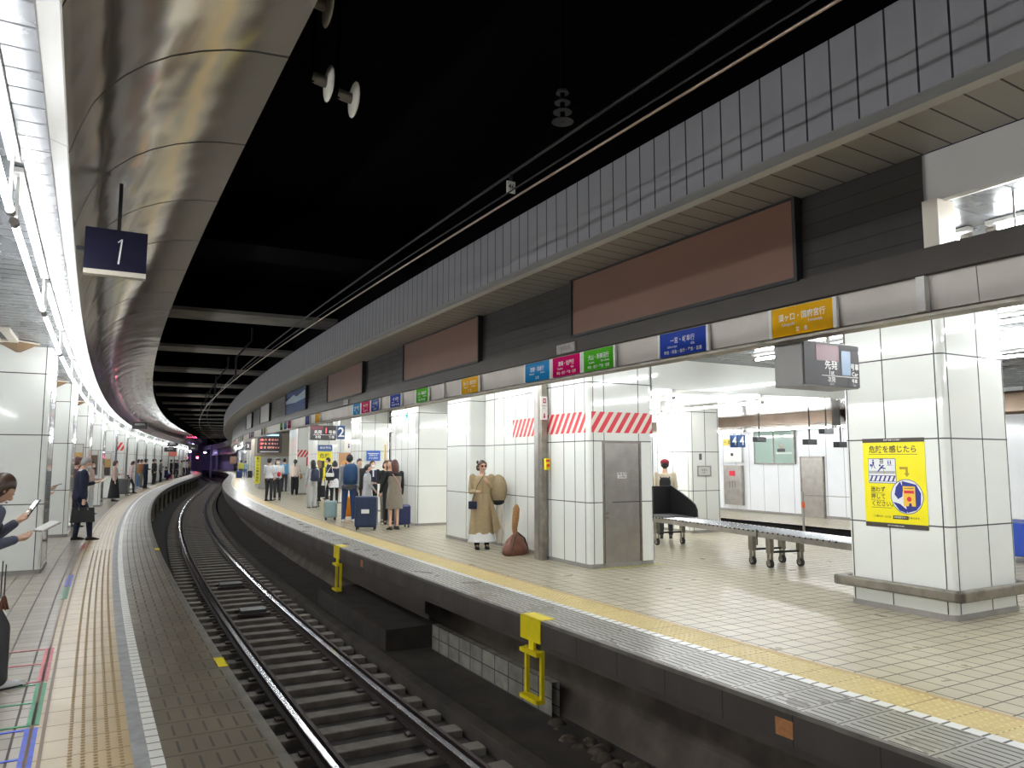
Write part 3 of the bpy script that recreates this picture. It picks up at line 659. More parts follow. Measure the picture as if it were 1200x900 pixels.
band_sign(4.85, 5.45, ORG, '須ヶ口・国府宮行', ('Sukaguchi', 'Konomiya'), '普　通', 'orange destination sign on the band, nearest the camera')
band_sign(6.10, 6.75, BLU, '一宮・岐阜行', ('Ichinomiya', 'Gifu'), '特急・快急・急行・準急・普通', 'large blue destination sign between the orange and green signs')
band_sign(7.40, 7.98, GRN, '犬山・新鵜沼行', ('Inuyama', 'Shin Unuma'), '特急・急行・準急・普通', 'green destination sign touching the pink sign above the booth')
band_sign(7.99, 8.60, PNK, '津島・佐屋行', ('Tsushima', 'Saya'), '特急・急行・準急・普通', 'pink destination sign between the cyan and green signs above the booth')
band_sign(8.61, 9.22, CYN, '西春・岩倉行', ('Nishiharu', 'Iwakura'), '普 通', 'cyan blue destination sign above the recessed wall')
band_sign(10.45, 11.05, ORG, '須ヶ口・国府宮行', ('Sukaguchi', 'Konomiya'), '普　通', 'orange yellow destination sign, second of its colour from the camera')
band_sign(12.25, 12.83, GRN, '犬山・新鵜沼行', ('Inuyama', 'Shin Unuma'), '急行・準急・普通', 'green destination sign standing alone, second of its colour')
band_sign(13.5, 14.12, BLU, '一宮・岐阜行', ('Ichinomiya', 'Gifu'), '特急・急行・準急・普通', 'dark blue destination sign standing alone, second of its colour')
band_sign(14.68, 15.25, BLU, '一宮・岐阜行', ('Ichinomiya', 'Gifu'), '特急・急行', 'dark blue destination sign right of a pink sign, farther along')
band_sign(15.26, 15.9, PNK, '津島・佐屋行', ('Tsushima', 'Saya'), '特急・急行・準急', 'pink destination sign in the second group of three signs')
band_sign(15.91, 16.5, CYN, '西春・岩倉行', ('Nishiharu', 'Iwakura'), '普 通', 'pale cyan destination sign in the second group of three signs')
fs = [(19.4, ORG), (20.6, BLU), (23.2, PNK), (23.9, CYN), (24.6, GRN), (28.4, ORG), (29.2, BLU), (32.4, CYN), (33.1, PNK), (33.8, BLU), (37.5, GRN), (39, GRN), (41, GRN), (44, PNK), (46, PNK), (48, PNK)]
nmz = {ORG: 'orange', BLU: 'blue', PNK: 'pink', CYN: 'cyan', GRN: 'green'}
for k, (s, c) in enumerate(fs):
    band_sign(s, s + .62, c, None, None, None, 'small distant %s sign on the band, %s beyond the second group' % (nmz[c], ordn(k)))
for s, z, l in ((8.28, 2.775, 'small grey notice plate above the pink sign'), (17.0, 2.775, 'small grey notice plate farther along the dark frame')):
    e = empty('notice_plate', s, 1.965, z, 0, l, 'plate'); b = MB(); b.box(-.02, 0, -.18, .18, 0, .10, mat('mottled notice', (.42, .38, .36), .4, noise=.4, nscale=40)); b.build('plate_face', e)
    b = MB(); b.text('乗車位置', .05, (-.0215, 0, .05), (0,-1,0), (0,0,1), mat('grey ink', (.2, .18, .17), .5)); b.build('plate_lettering', e)
b = MB(); b.box(-.04, .01, -.028, .028, 2.53, 2.75, M_white); tag(put(b.build('light_strip'), 4.225, 1.98), 'narrow pale strip light set upright in the sign band', 'strip light')
b = MB(); b.box(-.03, .01, -.012, .012, 2.53, 2.75, M_white); tag(put(b.build('light_strip'), 11.65, 1.98), 'narrow pale upright strip between green and orange signs', 'strip light')

# hanging display with 1st / Car
def hang_box(s, n, z, W, H, D, label, face, nm='departure_display', top=3.25, posts=(-.15, .15), body=None):
    e = empty(nm, s, n, z, 0, label, 'display')
    b = MB(); b.rprism(-W/2, W/2, 0, D, 0, H, .012, body or mat('display housing', (.16, .15, .14), .35, .5)); b.build('display_housing', e)
    b = MB(); b.box(-W/2+.008, W/2-.008, -.012, 0, .008, H-.008, mat('display front', (.045, .04, .042), .5)); b.build('display_front', e)
    p = MB(); face(p); p.build('display_print', e)
    for x in posts:
        b = MB(); b.tube([(x, D/2, H), (x, D/2, top - z)], .014, M_steeld); b.build('hanger', e)
    return e
def f1(b):
    X, Z, y = (1,0,0), (0,0,1), -.0135; W = M_white
    b.text('先発', .075, (-.02, y, .165), X, Z, W); b.text('1st', .055, (-.02, y, .11), X, Z, W)
    b.text('号車', .055, (.262, y, .165), X, Z, W, sx=.9); b.text('Car', .048, (.262, y, .11), X, Z, W)
    b.box(-.13, .30, y-.001, y, .083, .088, W)
    b.text('次発', .045, (-.02, y, .055), X, Z, W); b.text('2nd', .035, (-.02, y, .024), X, Z, mat('dim print', (.35, .33, .32), .4)); b.text('号車', .035, (.255, y, .055), X, Z, W); b.text('Car', .026, (.255, y, .024), X, Z, MATS['dim print'])
    b.box(.105, .215, y-.001, y+.003, .098, .29, mat('blue grey lcd', (.10, .18, .28), .25)); b.box(-.19, .075, y-.001, y+.003, .20, .325, mat('dim red lcd', (.12, .035, .045), .3)); b.box(.18, .215, y-.001, y, .02, .07, M_black)
hang_box(5.30, 2.47, 2.17, .66, .345, .27, 'dark grey departure display with white 1st and Car lettering beside the big column', f1)
# platform number sign 1 over the left edge
e = empty('platform_sign', 7.5, -2.44, 2.96, 0, 'black hanging sign with a thin white number 1 before the metal cove', 'sign')
b = MB(); b.box(-.20, .20, -.03, .06, 0, .30, mat('blue black sign', (.012, .012, .03), .25)); b.build('sign_board', e)
b = MB(); b.poly([(.012, -.0315, .05), (.024, -.0315, .05), (.040, -.0315, .235), (.030, -.0315, .235)], M_white); b.poly([(.030, -.0315, .235), (.040, -.0315, .235), (.012, -.0315, .205), (.008, -.0315, .212)], M_white); b.build('sign_number', e)
b = MB(); b.box(-.0, .025, 0, .03, .30, .66, M_black); b.build('hanger', e)
b = MB(); b.box(-.25, -.20, 0, .03, .13, .16, M_black); b.build('side_arm', e)
b = MB(); b.box(-.20, .20, -.025, .055, -.035, 0, M_trim); b.build('bottom_lamp', e)

# displays and info boards farther on
def f2(b):
    X, Z, y = (1,0,0), (0,0,1), -.0135
    b.text('先発', .12, (-.16, y, .24), X, Z, M_white); b.text('号車', .12, (.28, y, .24), X, Z, M_white); b.box(-.3, .38, y-.001, y, .16, .17, M_white); b.text('次発', .09, (-.16, y, .09), X, Z, M_white); b.text('番線', .09, (.26, y, .09), X, Z, M_white)
    b.box(.02, .16, y-.001, y+.002, .18, .40, M_black); b.text('1', .22, (.09, y-.001, .29), X, Z, mat('led red', (.6, .02, .03), .5, emit=(1, .05, .05), es=2)); b.box(-.38, 0, y-.001, y+.002, .33, .44, mat('dim red lcd', (.12, .035, .045)))
hang_box(25, 3.24, 2.24, .80, .46, .3, 'grey departure display with red lit number beside the navy number 2 sign', f2)
e = empty('platform_sign', 25, 3.80, 2.28, 0, 'navy hanging sign with a large white number 2', 'sign')
b = MB(); b.box(-.12, .12, 0, .3, 0, .42, M_navy); b.build('sign_board', e); b = MB(); b.text('2', .42, (.0, -.003, .2), (1,0,0), (0,0,1), M_white); b.build('sign_number', e); b = MB(); b.tube([(0, .15, .42), (0, .15, .97)], .014, M_steeld); b.build('hanger', e)
e = empty('station_kiosk', 49, 4.45, 0, 0, 'brown topped steel kiosk beyond the two uniformed staff', 'kiosk')
b = MB(); b.box(-1.35, 1.35, -2, 2, 1.85, 3.2, mat('taupe panel', (.33, .29, .23), .35, noise=.1, nscale=1)); b.build('upper_panel', e)
b = MB(); b.box(-1.05, 1.3, -1.95, 2, .02, 1.85, mat('grey kiosk metal', (.42, .42, .40), .35, .3)); b.build('kiosk_body', e)
b = MB(); b.box(-1.28, -1.0, -2.0, -1.9, .3, 1.85, mat('yellow banner', (.85, .75, .02), .4))
for k, c in enumerate('駆け込み乗車危険'): b.text(c, .16, (-1.14, -2.004, 1.72 - .18*k), (1,0,0), (0,0,1), M_joint)
b.build('yellow_banner', e)
def f3(b):
    X, Z, y = (1,0,0), (0,0,1), -.0135
    b.box(-.55, .55, y-.002, y, .18, .88, M_black)
    for k, t in enumerate(('急 行  豊 橋 8:05', '特 急  岐 阜 8:11', '普 通  国府宮 8:14')):
        b.text(t, .13, (.02, y-.003, .75 - .22*k), X, Z, mat('led amber', (.7, .35, .3), .5, emit=(1, .35, .3), es=.25)); b.box(-.5, -.42, y-.004, y-.002, .70 - .22*k, .80 - .22*k, mat('led red', (1,0,0)))
    b.box(-.5, .5, y-.002, y, .06, .10, M_white); b.box(-.3, .5, y-.002, y, .98, 1.08, mat('pale blue strip', (.35, .6, .8), .4, emit=(.4, .7, 1), es=.6))
hang_box(46.2, 3.86, 2.03, 1.36, 1.16, .25, 'large train information board with three lit rows above the staff', f3, top=3.25, body=mat('grey board body', (.28, .27, .25), .4))
def f4(b): b.box(-.1, .3, -.0145, -.0135, .12, .42, mat('dim red lcd', (.1, .03, .03))); b.text('2', .3, (-.2, -.0145, .28), (1,0,0), (0,0,1), M_white)
hang_box(57.5, 3.3, 2.35, .75, .6, .25, 'small grey and red display left of the information board', f4)
def f5(b): b.text('発車案内', .1, (0, -.0145, .2), (1,0,0), (0,0,1), M_white)
hang_box(38, -2.3, 2.98, .62, .3, .2, 'black hanging display box under the metal cove', f5, posts=(0,), top=3.8)
hang_box(66, -2.35, 2.72, .8, .30, .12, 'grey hanging sign board over the waiting crowd, upper one', f5, posts=(-.2, .2), top=3.6)
hang_box(64, -2.35, 2.28, .85, .34, .12, 'grey hanging sign board over the waiting crowd, lower one', f5, posts=(), top=3.6)
hang_box(90, -2.2, 2.75, 1.0, .6, .2, 'dark hanging monitor at the far end of the metal cove', f5, posts=(0,), top=3.6)
# green exit sign and small signs
e = empty('exit_sign', 18.2, 3.70, 2.50, 0, 'small white box sign with a green running figure by the column', 'sign')
b = MB(); b.rprism(-.10, .10, -.04, .04, 0, .28, .02, mat('lit sign box', (.8, .9, .88), .3, emit=(.8, 1, .98), es=.35)); b.build('sign_case', e)
b = MB(); y = -.043; g = mat('exit green', (.0, .38, .36), .4); b.ell((.01, y, .21), .022, .003, .022, g); b.poly([(-.02, y, .18), (.03, y, .18), (.02, y, .11), (-.015, y, .11)], g); b.poly([(-.015, y, .11), (.005, y, .11), (-.03, y, .04), (-.05, y, .05)], g); b.poly([(.005, y, .11), (.02, y, .11), (.06, y, .05), (.04, y, .04)], g); b.poly([(-.02, y, .18), (-.06, y, .14), (-.05, y, .125), (-.01, y, .16)], g); b.build('running_figure', e)
b = MB(); b.tube([(0, 0, .28), (0, 0, .75)], .01, M_steeld); b.build('hanger', e)
def wall_sign(s, n, z, W, H, col, label, draw=None, ang=0, nm='wall_sign', cat='sign', frame=None):
    e = empty(nm, s, n, z, ang, label, cat); b = MB(); b.box(-W/2, W/2, -.02, 0, 0, H, mat('sign col %s' % (col,), col, .35)); b.build('sign_face', e)
    if draw: p = MB(); draw(p); p.build('sign_print', e)
    if frame: f = MB(); [f.box(*q, M_steel) for q in ((-W/2-.03, -W/2, -.03, 0, -.03, H+.03), (W/2, W/2+.03, -.03, 0, -.03, H+.03), (-W/2, W/2, -.03, 0, -.03, 0), (-W/2, W/2, -.03, 0, H, H+.03))]; f.build('sign_frame', e)
    return e
X_, Z_ = (1,0,0), (0,0,1)
wall_sign(24.76, 4.78, 1.60, .44, .32, (.02, .10, .42), 'blue notice sign with white lines on the column behind the masked woman', lambda p: (p.box(-.18, .18, -.022, -.02, .22, .24, M_white), p.text('お知らせ', .07, (0, -.0215, .17), X_, Z_, M_white), p.text('のりば案内', .06, (0, -.0215, .08), X_, Z_, M_white)))
wall_sign(23.6, 5.62, 2.08, .36, .22, (.85, .72, .02), 'small yellow hanging sign left of the stairs', lambda p: p.text('出口 Exit', .08, (0, -.0215, .11), X_, Z_, M_joint))
wall_sign(34.9, 5.18, .75, .62, 1.25, (.86, .76, .02), 'tall yellow warning poster on the column behind the suited man', lambda p: (p.text('危険', .22, (0, -.0215, 1.05), X_, Z_, M_joint), p.box(-.22, .0, -.022, -.02, .55, .85, M_joint), p.box(.05, .24, -.022, -.02, .3, .6, M_joint), p.text('押して', .14, (-.05, -.0215, .18), X_, Z_, M_joint)), nm='warning_poster', cat='poster')
wall_sign(34.88, 5.2, 2.03, .66, .26, (.03, .10, .28), 'navy and white sign above the tall yellow poster', lambda p: p.text('総合案内', .12, (0, -.0215, .13), X_, Z_, M_white))
wall_sign(29.9, 5.25, 1.98, .5, .34, (.72, .68, .60), 'white toilet sign with two small figures', lambda p: (p.ell((-.08, -.022, .24), .03, .002, .03, M_navy), p.box(-.11, -.05, -.023, -.02, .1, .2, M_navy), p.ell((.08, -.022, .24), .03, .002, .03, M_navy), p.poly([(.03, -.022, .1), (.13, -.022, .1), (.08, -.022, .21)], M_navy)))
wall_sign(29.9, 5.2, .95, .8, .95, (.42, .22, .10), 'brown food advertisement poster with round shapes behind the backpacker', lambda p: (p.ell((-.1, -.022, .5), .22, .003, .2, mat('ad orange', (.6, .3, .1), .4)), p.ell((.15, -.024, .35), .18, .003, .15, mat('ad cream', (.7, .55, .4), .4))), nm='advert_poster', cat='poster')
wall_sign(38.47, 5.05, 1.35, .25, .42, (.62, .01, .05), 'small bright red sign beyond the woman with the grey hoodie')
st = empty('striped_marker', 38.47, 5.0, 1.78, 0, 'distant red and white striped marker on a column', 'marker'); stripes(st, (-.5, 0, 0), (1,0,0), 1.05, 0, .34, .17, M_red, M_ws, nm='marker_stripes')
wall_sign(110, 2.4, 1.2, .8, 1.0, (.30, .16, .10), 'tiny dark poster on the far white wall', nm='wall_poster', cat='poster')
column(38.5, 41.5, 4.45, 6.0, (.97, 1.9), label='white column behind the group')
# stair opening and yellow strip
wall_sign(21.9, 4.34, .9, .10, 1.15, (.62, .38, .03), 'narrow orange vertical strip on the white column', ang=90, nm='column_strip', cat='strip')
# small fittings on inner column
def f6(p): p.text('非常口', .06, (0, -.0215, .11), X_, Z_, MATS['grey ink']); p.text('EXIT', .05, (0, -.0215, .05), X_, Z_, MATS['grey ink'])
wall_sign(14.49, 9.5, 1.28, .34, .18, (.60, .60, .55), 'small grey framed nameplate on the inner white column', f6, frame=True)
wall_sign(14.49, 9.4, 1.62, .07, .14, (.10, .10, .10), 'small dark switch plate on the inner white column', nm='switch_plate', cat='plate')

# ------------------------------------------------------------------ big yellow poster on the right column (faces the track)
Y = mat('poster yellow', (.86, .75, .005), .35); NV = mat('poster navy', (.02, .03, .22), .35); BR = mat('poster ochre', (.42, .28, .02), .4); INK = mat('poster ink', (.05, .035, .03), .5); PW = mat('poster white', (.78, .78, .78), .35)
e = empty('warning_poster', 6.58, 5.075, .88, 90, 'large yellow safety poster with Japanese writing on the big white column', 'poster')
# local x runs along the wall (rightwards for the viewer), y points into the column
W, H = .72, .965
b = MB(); b.box(-W/2, W/2, -.004, 0, .05, H-.045, Y); b.build('poster_sheet', e)
b = MB(); b.box(-W/2, W/2, -.0045, 0, 0, .05, INK); b.build('poster_strip', e)
b = MB(); b.box(-W/2, W/2, -.0045, 0, H-.045, H, INK); b.build('poster_strip', e)
b = MB(); y = -.006
b.text('危険を感じたら', .082, (0, y, .84), X_, Z_, INK, sx=.98)
b.box(-.29, .28, y, -.004, .787, .792, INK)
for k, t in enumerate(('迷わず', '押して', 'ください。')):
    b.text(t, .062, (-.28, y, .405 - .078*k), X_, Z_, INK, align='LEFT', sx=.95); b.box(-.28, (-.12, -.12, -.04)[k], y, -.004, .365 - .078*k, .369 - .078*k, INK)
b.text('この駅のホームには', .024, (-.16, y, .115), X_, Z_, INK); b.text('があります。', .024, (.22, y, .115), X_, Z_, INK); b.box(-.03, .145, y, -.004, .096, .134, INK)
b.text('非常通報ボタン', .022, (.058, y-.001, .115), X_, Z_, PW); b.text('名古屋 鉄道からのお願い', .018, (0, y, .945), X_, Z_, PW); b.text('お客さまの安全のために', .018, (0, y, .024), X_, Z_, PW)
b.build('poster_lettering', e)
b = MB()   # pictogram panel
b.rprism(-.30, .03, -.0055, -.004, .475, .745, .0007, NV); b.box(-.294, .024, -.0075, -.0055, .481, .739, PW)
z0 = .52; y = -.009
for k in range(6):
    x = -.285 + .053*k; b.poly([(x, y, .50), (x+.02, y, .50), (x+.045, y, .555), (x+.025, y, .555)], NV)
b.box(-.29, .02, y, y+.001, .555, .561, NV); b.box(-.29, .02, y, y+.001, .494, .50, NV); b.box(-.29, .02, y+.0005, y+.001, .58, .61, mat('poster grey', (.4, .4, .42), .4))
def stick(cx, cz, k, lean=0):
    b.ell((cx, y, cz + .055*k), .011*k, .001, .011*k, NV); b.poly([(cx-.014*k, y, cz+.04*k), (cx+.014*k, y, cz+.04*k), (cx+.010*k, y, cz), (cx-.010*k, y, cz)], NV)
    b.poly([(cx-.010*k, y, cz), (cx, y, cz), (cx-.012*k - lean, y, cz-.045*k), (cx-.022*k - lean, y, cz-.045*k)], NV); b.poly([(cx, y, cz), (cx+.010*k, y, cz), (cx+.022*k + lean, y, cz-.045*k), (cx+.012*k + lean, y, cz-.045*k)], NV)
stick(-.235, .675, .9, .006); b.ell((-.262, y, .67), .014, .001, .014, NV); stick(-.055, .69, .55); stick(-.028, .69, .55)
b.box(-.155, -.115, y, y+.001, .69, .739, INK); b.box(-.15, -.12, y-.001, y, .70, .71, PW); b.box(-.15, -.12, y-.001, y, .72, .73, PW)
b.poly([(-.19, y, .60), (-.175, y, .60), (-.12, y, .655), (-.10, y, .67), (-.12, y, .675), (-.15, y, .65)], NV); b.poly([(-.16, y, .64), (-.09, y, .63), (-.085, y, .64), (-.14, y, .655)], NV); b.ell((-.155, y, .67), .012, .001, .012, NV); b.poly([(-.12, y, .63), (-.112, y, .63), (-.10, y, .58), (-.108, y, .57)], BR)
b.build('pictogram_panel', e)
b = MB(); y = -.0055; b.box(.07, .165, y, y+.001, .63, .655, BR); b.box(.14, .165, y, y+.001, .585, .63, BR); b.poly([(.122, y, .588), (.1525, y, .548), (.183, y, .588)], BR)
b.build('bent_arrow', e)
b = MB()
def disc(cx, cz, r, yy, m): b.poly([(cx + r*math.cos(a), yy, cz + r*math.sin(a)) for a in [2*math.pi*q/32 for q in range(32)]], m)
disc(.14, .34, .185, -.0055, NV); disc(.14, .34, .178, -.006, PW); y = -.0065
b.poly([(.07, y, .50), (.02, y, .44), (.0, y, .36), (.04, y, .31), (.09, y, .34), (.10, y, .44)], NV); b.poly([(.09, y, .505), (.25, y, .47), (.30, y, .38), (.29, y, .26), (.24, y, .20), (.14, y, .17), (.10, y, .35)], NV)
b.poly([(-.02, y, .28), (.06, y, .26), (.14, y, .20), (.13, y, .165), (.05, y, .19)], NV)
b.box(.10, .235, -.0085, -.0065, .24, .45, mat('poster amber', (.80, .50, .05), .4)); b.box(.112, .222, -.0095, -.0085, .375, .405, M_red); disc(.167, .315, .026, -.0095, M_red); b.box(.115, .22, -.0095, -.0085, .425, .432, INK);
b.poly([(.155, -.0105, .20), (.20, -.0105, .20), (.19, -.0105, .27), (.172, -.0105, .275), (.16, -.0105, .25)], NV)
b.build('button_picture', e)

# posters on left columns (cross faces) and left stripes
for k, (s, z0, z1, c1, l) in enumerate(((25.72, 1.15, 2.05, (.55, .32, .08), 'framed orange brown landscape poster behind the navy suited man'), (31.5, 1.12, 1.95, (.10, .07, .05), 'framed dark poster on the next left column beyond'), (37.3, 1.0, 1.9, (.42, .26, .08), 'framed brown round picture poster above the waiting crowd'))):
    c2 = mat('poster dark band', (.05, .035, .04), .3)
    wall_sign(s, -3.62, z0, .62, z1 - z0, c1, l, lambda p: (p.box(-.31, .31, -.022, -.02, .0, .33, c2), p.box(-.31, .31, -.021, -.02, .68, z1 - z0, mat('poster haze', (.62, .60, .55), .3))), nm='framed_poster', cat='poster', frame=True)
st = empty('striped_marker', 42.9, -3.6, 2.1, 0, 'small red and white striped marker on a left column', 'marker'); stripes(st, (-.2, 0, 0), (1,0,0), .55, 0, .4, .2, M_red, M_ws, nm='marker_stripes')
wall_sign(75, -3.3, 2.0, 1.2, .45, (.60, .15, .10), 'salmon red sign above the distant left crowd')
# coloured queue marks on the left floor
def qmark(s0, s1, col, label, thin=True):
    m = mat('tape %s' % (col,), col, .45, noise=.3, nscale=14)
    e = empty('queue_mark', s0, -2.72, .0015, 0, label, 'floor marking', 'queue markings on the left floor'); L = s1 - s0
    b = MB(); b.box(-.068, .0, 0, L, 0, .0025, m); b.build('side_bar', e)
    if thin:
        for y in (0, L*.5, L - .03): b = MB(); b.box(-.8, -.068, y, y + .028, 0, .0022, m); b.build('cross_line', e)
qmark(8.06, 9.18, (.60, .10, .12), 'red queue marking taped on the left floor near the standing youth')
qmark(7.02, 8.02, (.02, .28, .11), 'green queue marking taped between the red and blue ones')
qmark(5.9, 6.98, (.03, .08, .62), 'blue queue marking nearest the camera on the left floor')
qmark(11.75, 12.72, (.03, .25, .12), 'small green queue marking farther along the left floor', False)
qmark(12.76, 13.85, (.03, .08, .62), 'small blue queue marking farther along the left floor', False)
qmark(17.3, 18.2, (.55, .10, .12), 'small red queue marking by the suited man', False)
# yellow edge marks and ladders
for s, l in ((8.0, 'yellow painted patch on the left platform edge, nearest'), (16.7, 'yellow painted patch on the left platform edge, farther')):
    b = MB(); b.box(-.07, .006, -.15, .15, 0.0, .003, M_yellow); b.box(0.0, .006, -.15, .15, -.14, .003, M_yellow); tag(put(b.build('edge_patch'), s, -1.505), l, 'paint patch')
def ladder(s, label, W=.36):
    e = empty('platform_ladder', s, 1.5, 0, 0, label, 'ladder')
    b = MB(); b.box(-.012, .16, -.20, .20, .0, .006, M_yellow); b.box(-.012, -.002, -.20, .20, -.23, .006, M_yellow); b.build('edge_plate', e)
    for y in (-.15, .15): b = MB(); b.box(.02, .06, y-.018, y+.018, -.82, -.31, M_yellow); b.build('side_rail', e)
    for z in (-.36, -.82): b = MB(); b.box(-.04, .06, -.17, .17, z, z+.04, M_yellow); b.build('rung', e)
    b = MB(); b.box(.0, .03, -.05, .05, -.33, -.22, M_yellow); b.build('hook', e)
ladder(8.28, 'yellow steel ladder hanging from the right platform edge, nearest')
ladder(15.7, 'yellow steel ladder hanging from the right platform edge, farther away')
for s, l in ((5.03, 'orange brown square plate on the near platform fascia'), (15.35-1.3, 'orange square plate on the platform fascia, small and far')):
    b = MB(); b.box(-.006, 0, -.07, .07, -.185, -.075, mat('orange plate', (.45, .19, .07), .5, noise=.3, nscale=30)); tag(put(b.build('fascia_plate'), s, 1.498), l, 'plate')
# insulators and a number plate above the track
def insulator(s, n, z, label):
    e = empty('insulator', s, n, z, 0, label, 'insulator')
    b = MB(); b.ell((0, 0, 0), .12, .12, .018, mat('white porcelain', (.75, .72, .62), .2), 16); b.build('porcelain_disc', e)
    b = MB(); b.tube([(0, 0, .01), (0, 0, .10), (-.1, 0, .16), (-.1, 0, 1.0)], .022, M_steeld); b.build('insulator_rod', e)
def insul2(s, n, z, label):
    e = empty('insulator', s, n, z, 0, label, 'insulator')
    b = MB(); b.ell((0, 0, 0), .022, .13, .13, mat('white porcelain', (.75, .72, .62), .2), 14); b.build('porcelain_disc', e)
    b = MB(); b.tube([(0, 0, 0), (-.12, 0, .02)], .04, M_steeld); b.tube([(-.12, 0, -.02), (-.12, 0, 1.1)], .02, M_dark); b.build('insulator_rod', e)
insul2(6.55, -1.18, 4.27, 'white porcelain disc insulator above the track, left lower one'); insul2(6.6, -.98, 4.22, 'white porcelain disc insulator above the track, right lower one'); insul2(6.1, -1.32, 4.55, 'white porcelain disc insulator above the track, topmost')
e = empty('ribbed_insulator', 6.3, .64, 4.3, 0, 'dim dark ribbed insulator hanging above the contact wire', 'insulator')
for k in range(4): b = MB(); b.tube([(0, 0, .08*k), (0, 0, .08*k + .02)], [.09 - .012*k, .05], mat('dark glazed rib', (.05, .05, .05), .15), 14); b.build('insulator_rib', e)
b = MB(); b.tube([(0, 0, 0), (0, 0, 1.34)], .02, M_dark); b.build('insulator_rod', e)
e = empty('number_plate', 6.9, .50, 3.93, 0, 'small white plate reading 46 above the contact wire', 'plate')
b = MB(); b.rprism(-.042, .042, -.01, .01, -.05, .05, .009, M_white); b.build('plate_face', e); b = MB(); b.text('46', .06, (0, -.012, 0), X_, Z_, M_joint); b.build('plate_number', e); b = MB(); b.box(-.01, .01, -.01, .01, .05, .12, M_black); b.build('hanger', e)

# ------------------------------------------------------------------ roller conveyor on casters with black hood
A, B_ = P(13.3, 6.95), P(6.9, 5.98); d = (B_ - A); L = d.length
e = bpy.data.objects.new('roller_conveyor', None); COL.objects.link(e); e.location = A; e.rotation_euler = (0, 0, math.atan2(d.y, d.x)); tag(e, 'long steel roller conveyor on casters running behind the big column', 'conveyor')
wd = .62
for y, nm in ((0, 'near'), (wd, 'far')):
    b = MB(); b.box(0, L, y-.02, y+.02, .44, .53, M_steel); b.build('side_rail', e)
m = mat('bright roller', (.55, .56, .58), .22, .7)
for k in range(int(L/.115)):
    x = .08 + .115*k; b = MB(); b.tube([(x, .022, .512), (x, wd-.022, .512)], .024, m, 8); b.build('roller', e)
    if k < 44: b = MB(); b.tube([(x, -.02, .525), (x, -.035, .525)], .014, M_black, 6); b.tube([(x, -.03, .525), (x, .0, .525)], .010, M_black, 6); b.build('axle_nut', e)
def caster(x, y):
    b = MB(); b.box(x-.05, x+.05, y-.035, y+.035, .22, .44, M_steeld); lg = b.build('leg', e)
    b = MB(); b.box(x-.03, x+.03, y-.035, y-.028, .06, .22, M_steeld); b.box(x-.03, x+.03, y+.028, y+.035, .06, .22, M_steeld); b.build('caster_fork', lg)
    b = MB(); b.tube([(x, y-.022, .065), (x, y+.022, .065)], .065, mat('black rubber', (.02, .02, .02), .6), 18); b.tube([(x, y-.026, .065), (x, y+.026, .065)], .035, M_steel, 12); b.build('caster_wheel', lg)
for x in (.35, L*.505, L*.57):
    caster(x, .03); caster(x, wd-.03); b = MB(); b.box(x-.02, x+.02, .06, wd-.06, .22, .25, M_black); b.build('cross_brace', e)
b = MB(); b.box(L*.535-.01, L*.535+.01, -.03, -.02, .32, .56, M_black); b.build('joint_latch', e)
# hood: curved black shield at the left end
e2 = bpy.data.objects.new('conveyor_hood', None); COL.objects.link(e2); e2.location = A; e2.rotation_euler = e.rotation_euler; tag(e2, 'black curved hood standing on the left end of the conveyor', 'hood')
b = MB(); m = mat('black plastic hood', (.012, .011, .012), .3)
xs = [-.10, .1, .35, .6, .75, .82, .80]; top = [1.12, 1.05, .96, .86, .78, .68, .55]
r0 = [(x, wd-.02, t) for x, t in zip(xs, top)]; r1 = [(x, wd-.02, .54) for x in xs]
b.loft([[p[:] for p in ((x, wd+.02, .54), (x, wd+.02, t), (x, wd-.02, t+.01), (x, wd-.02, .54))] for x, t in zip(xs, top)], m, True, False); b.build('hood_shell', e2)
b = MB(); b.box(-.12, -.08, .0, wd, .54, 1.1, m); b.build('hood_back', e2)
b = MB(); b.box(-.05, .60, .02, wd-.04, .537, .56, mat('grey tray', (.12, .12, .12), .4)); b.build('tray', e2)
# barrier post with red band and belt
e = empty('barrier_post', 12.6, 10.55, 0, 0, 'thin steel barrier post with a red band near the track edge', 'post')
b = MB(); b.tube([(0, 0, 0), (0, 0, .95)], .025, M_steel, 10); b.build('post_pole', e); b = MB(); b.tube([(0, 0, .62), (0, 0, .74)], .035, mat('orange red band', (.75, .12, .03), .4), 10); b.build('red_band', e)
b = MB(); b.tube([(0, 0, .88), (.6, -3.2, .86)], .006, M_steeld, 5); b.build('barrier_cord', e); b = MB(); b.box(-.11, .11, -.11, .11, .0, .03, M_steeld); b.build('post_foot', e)
# things beyond the column at the right edge
e = empty('luggage_cart', 8.3, 10.75, 0, 0, 'blue cart panel reading No.2 at the right edge beside the big column', 'cart')
b = MB(); b.box(-.45, .45, -.3, .3, .10, .62, mat('cart blue', (.02, .06, .35), .4)); b.build('cart_body', e, bevel=.02); b = MB(); b.text('No.2', .22, (-.2, -.303, .28), X_, Z_, M_white); b.build('cart_lettering', e)
for x in (-.35, .35): b = MB(); b.tube([(x, -.05, .06), (x, .05, .06)], .06, M_black, 12); b.build('wheel', e)
e = empty('notice_board', 9.6, 11.0, 0, 0, 'notice board with dark and pink posters at the right edge', 'board')
b = MB(); b.box(-.7, .7, 0, .05, 1.0, 1.8, M_white); b.box(-.66, -.62, 0, .04, 0, 1.0, M_steeld); b.box(.62, .66, 0, .04, 0, 1.0, M_steeld); b.build('board_panel', e)
b = MB(); b.box(-.6, -.15, -.01, 0, 1.08, 1.75, mat('pink poster', (.45, .12, .18), .4, noise=.5, nscale=9)); b.build('pinned_poster', e); b = MB(); b.box(-.1, .5, -.01, 0, 1.08, 1.75, mat('dark poster', (.05, .03, .07), .4, noise=.5, nscale=9)); b.build('pinned_poster', e)

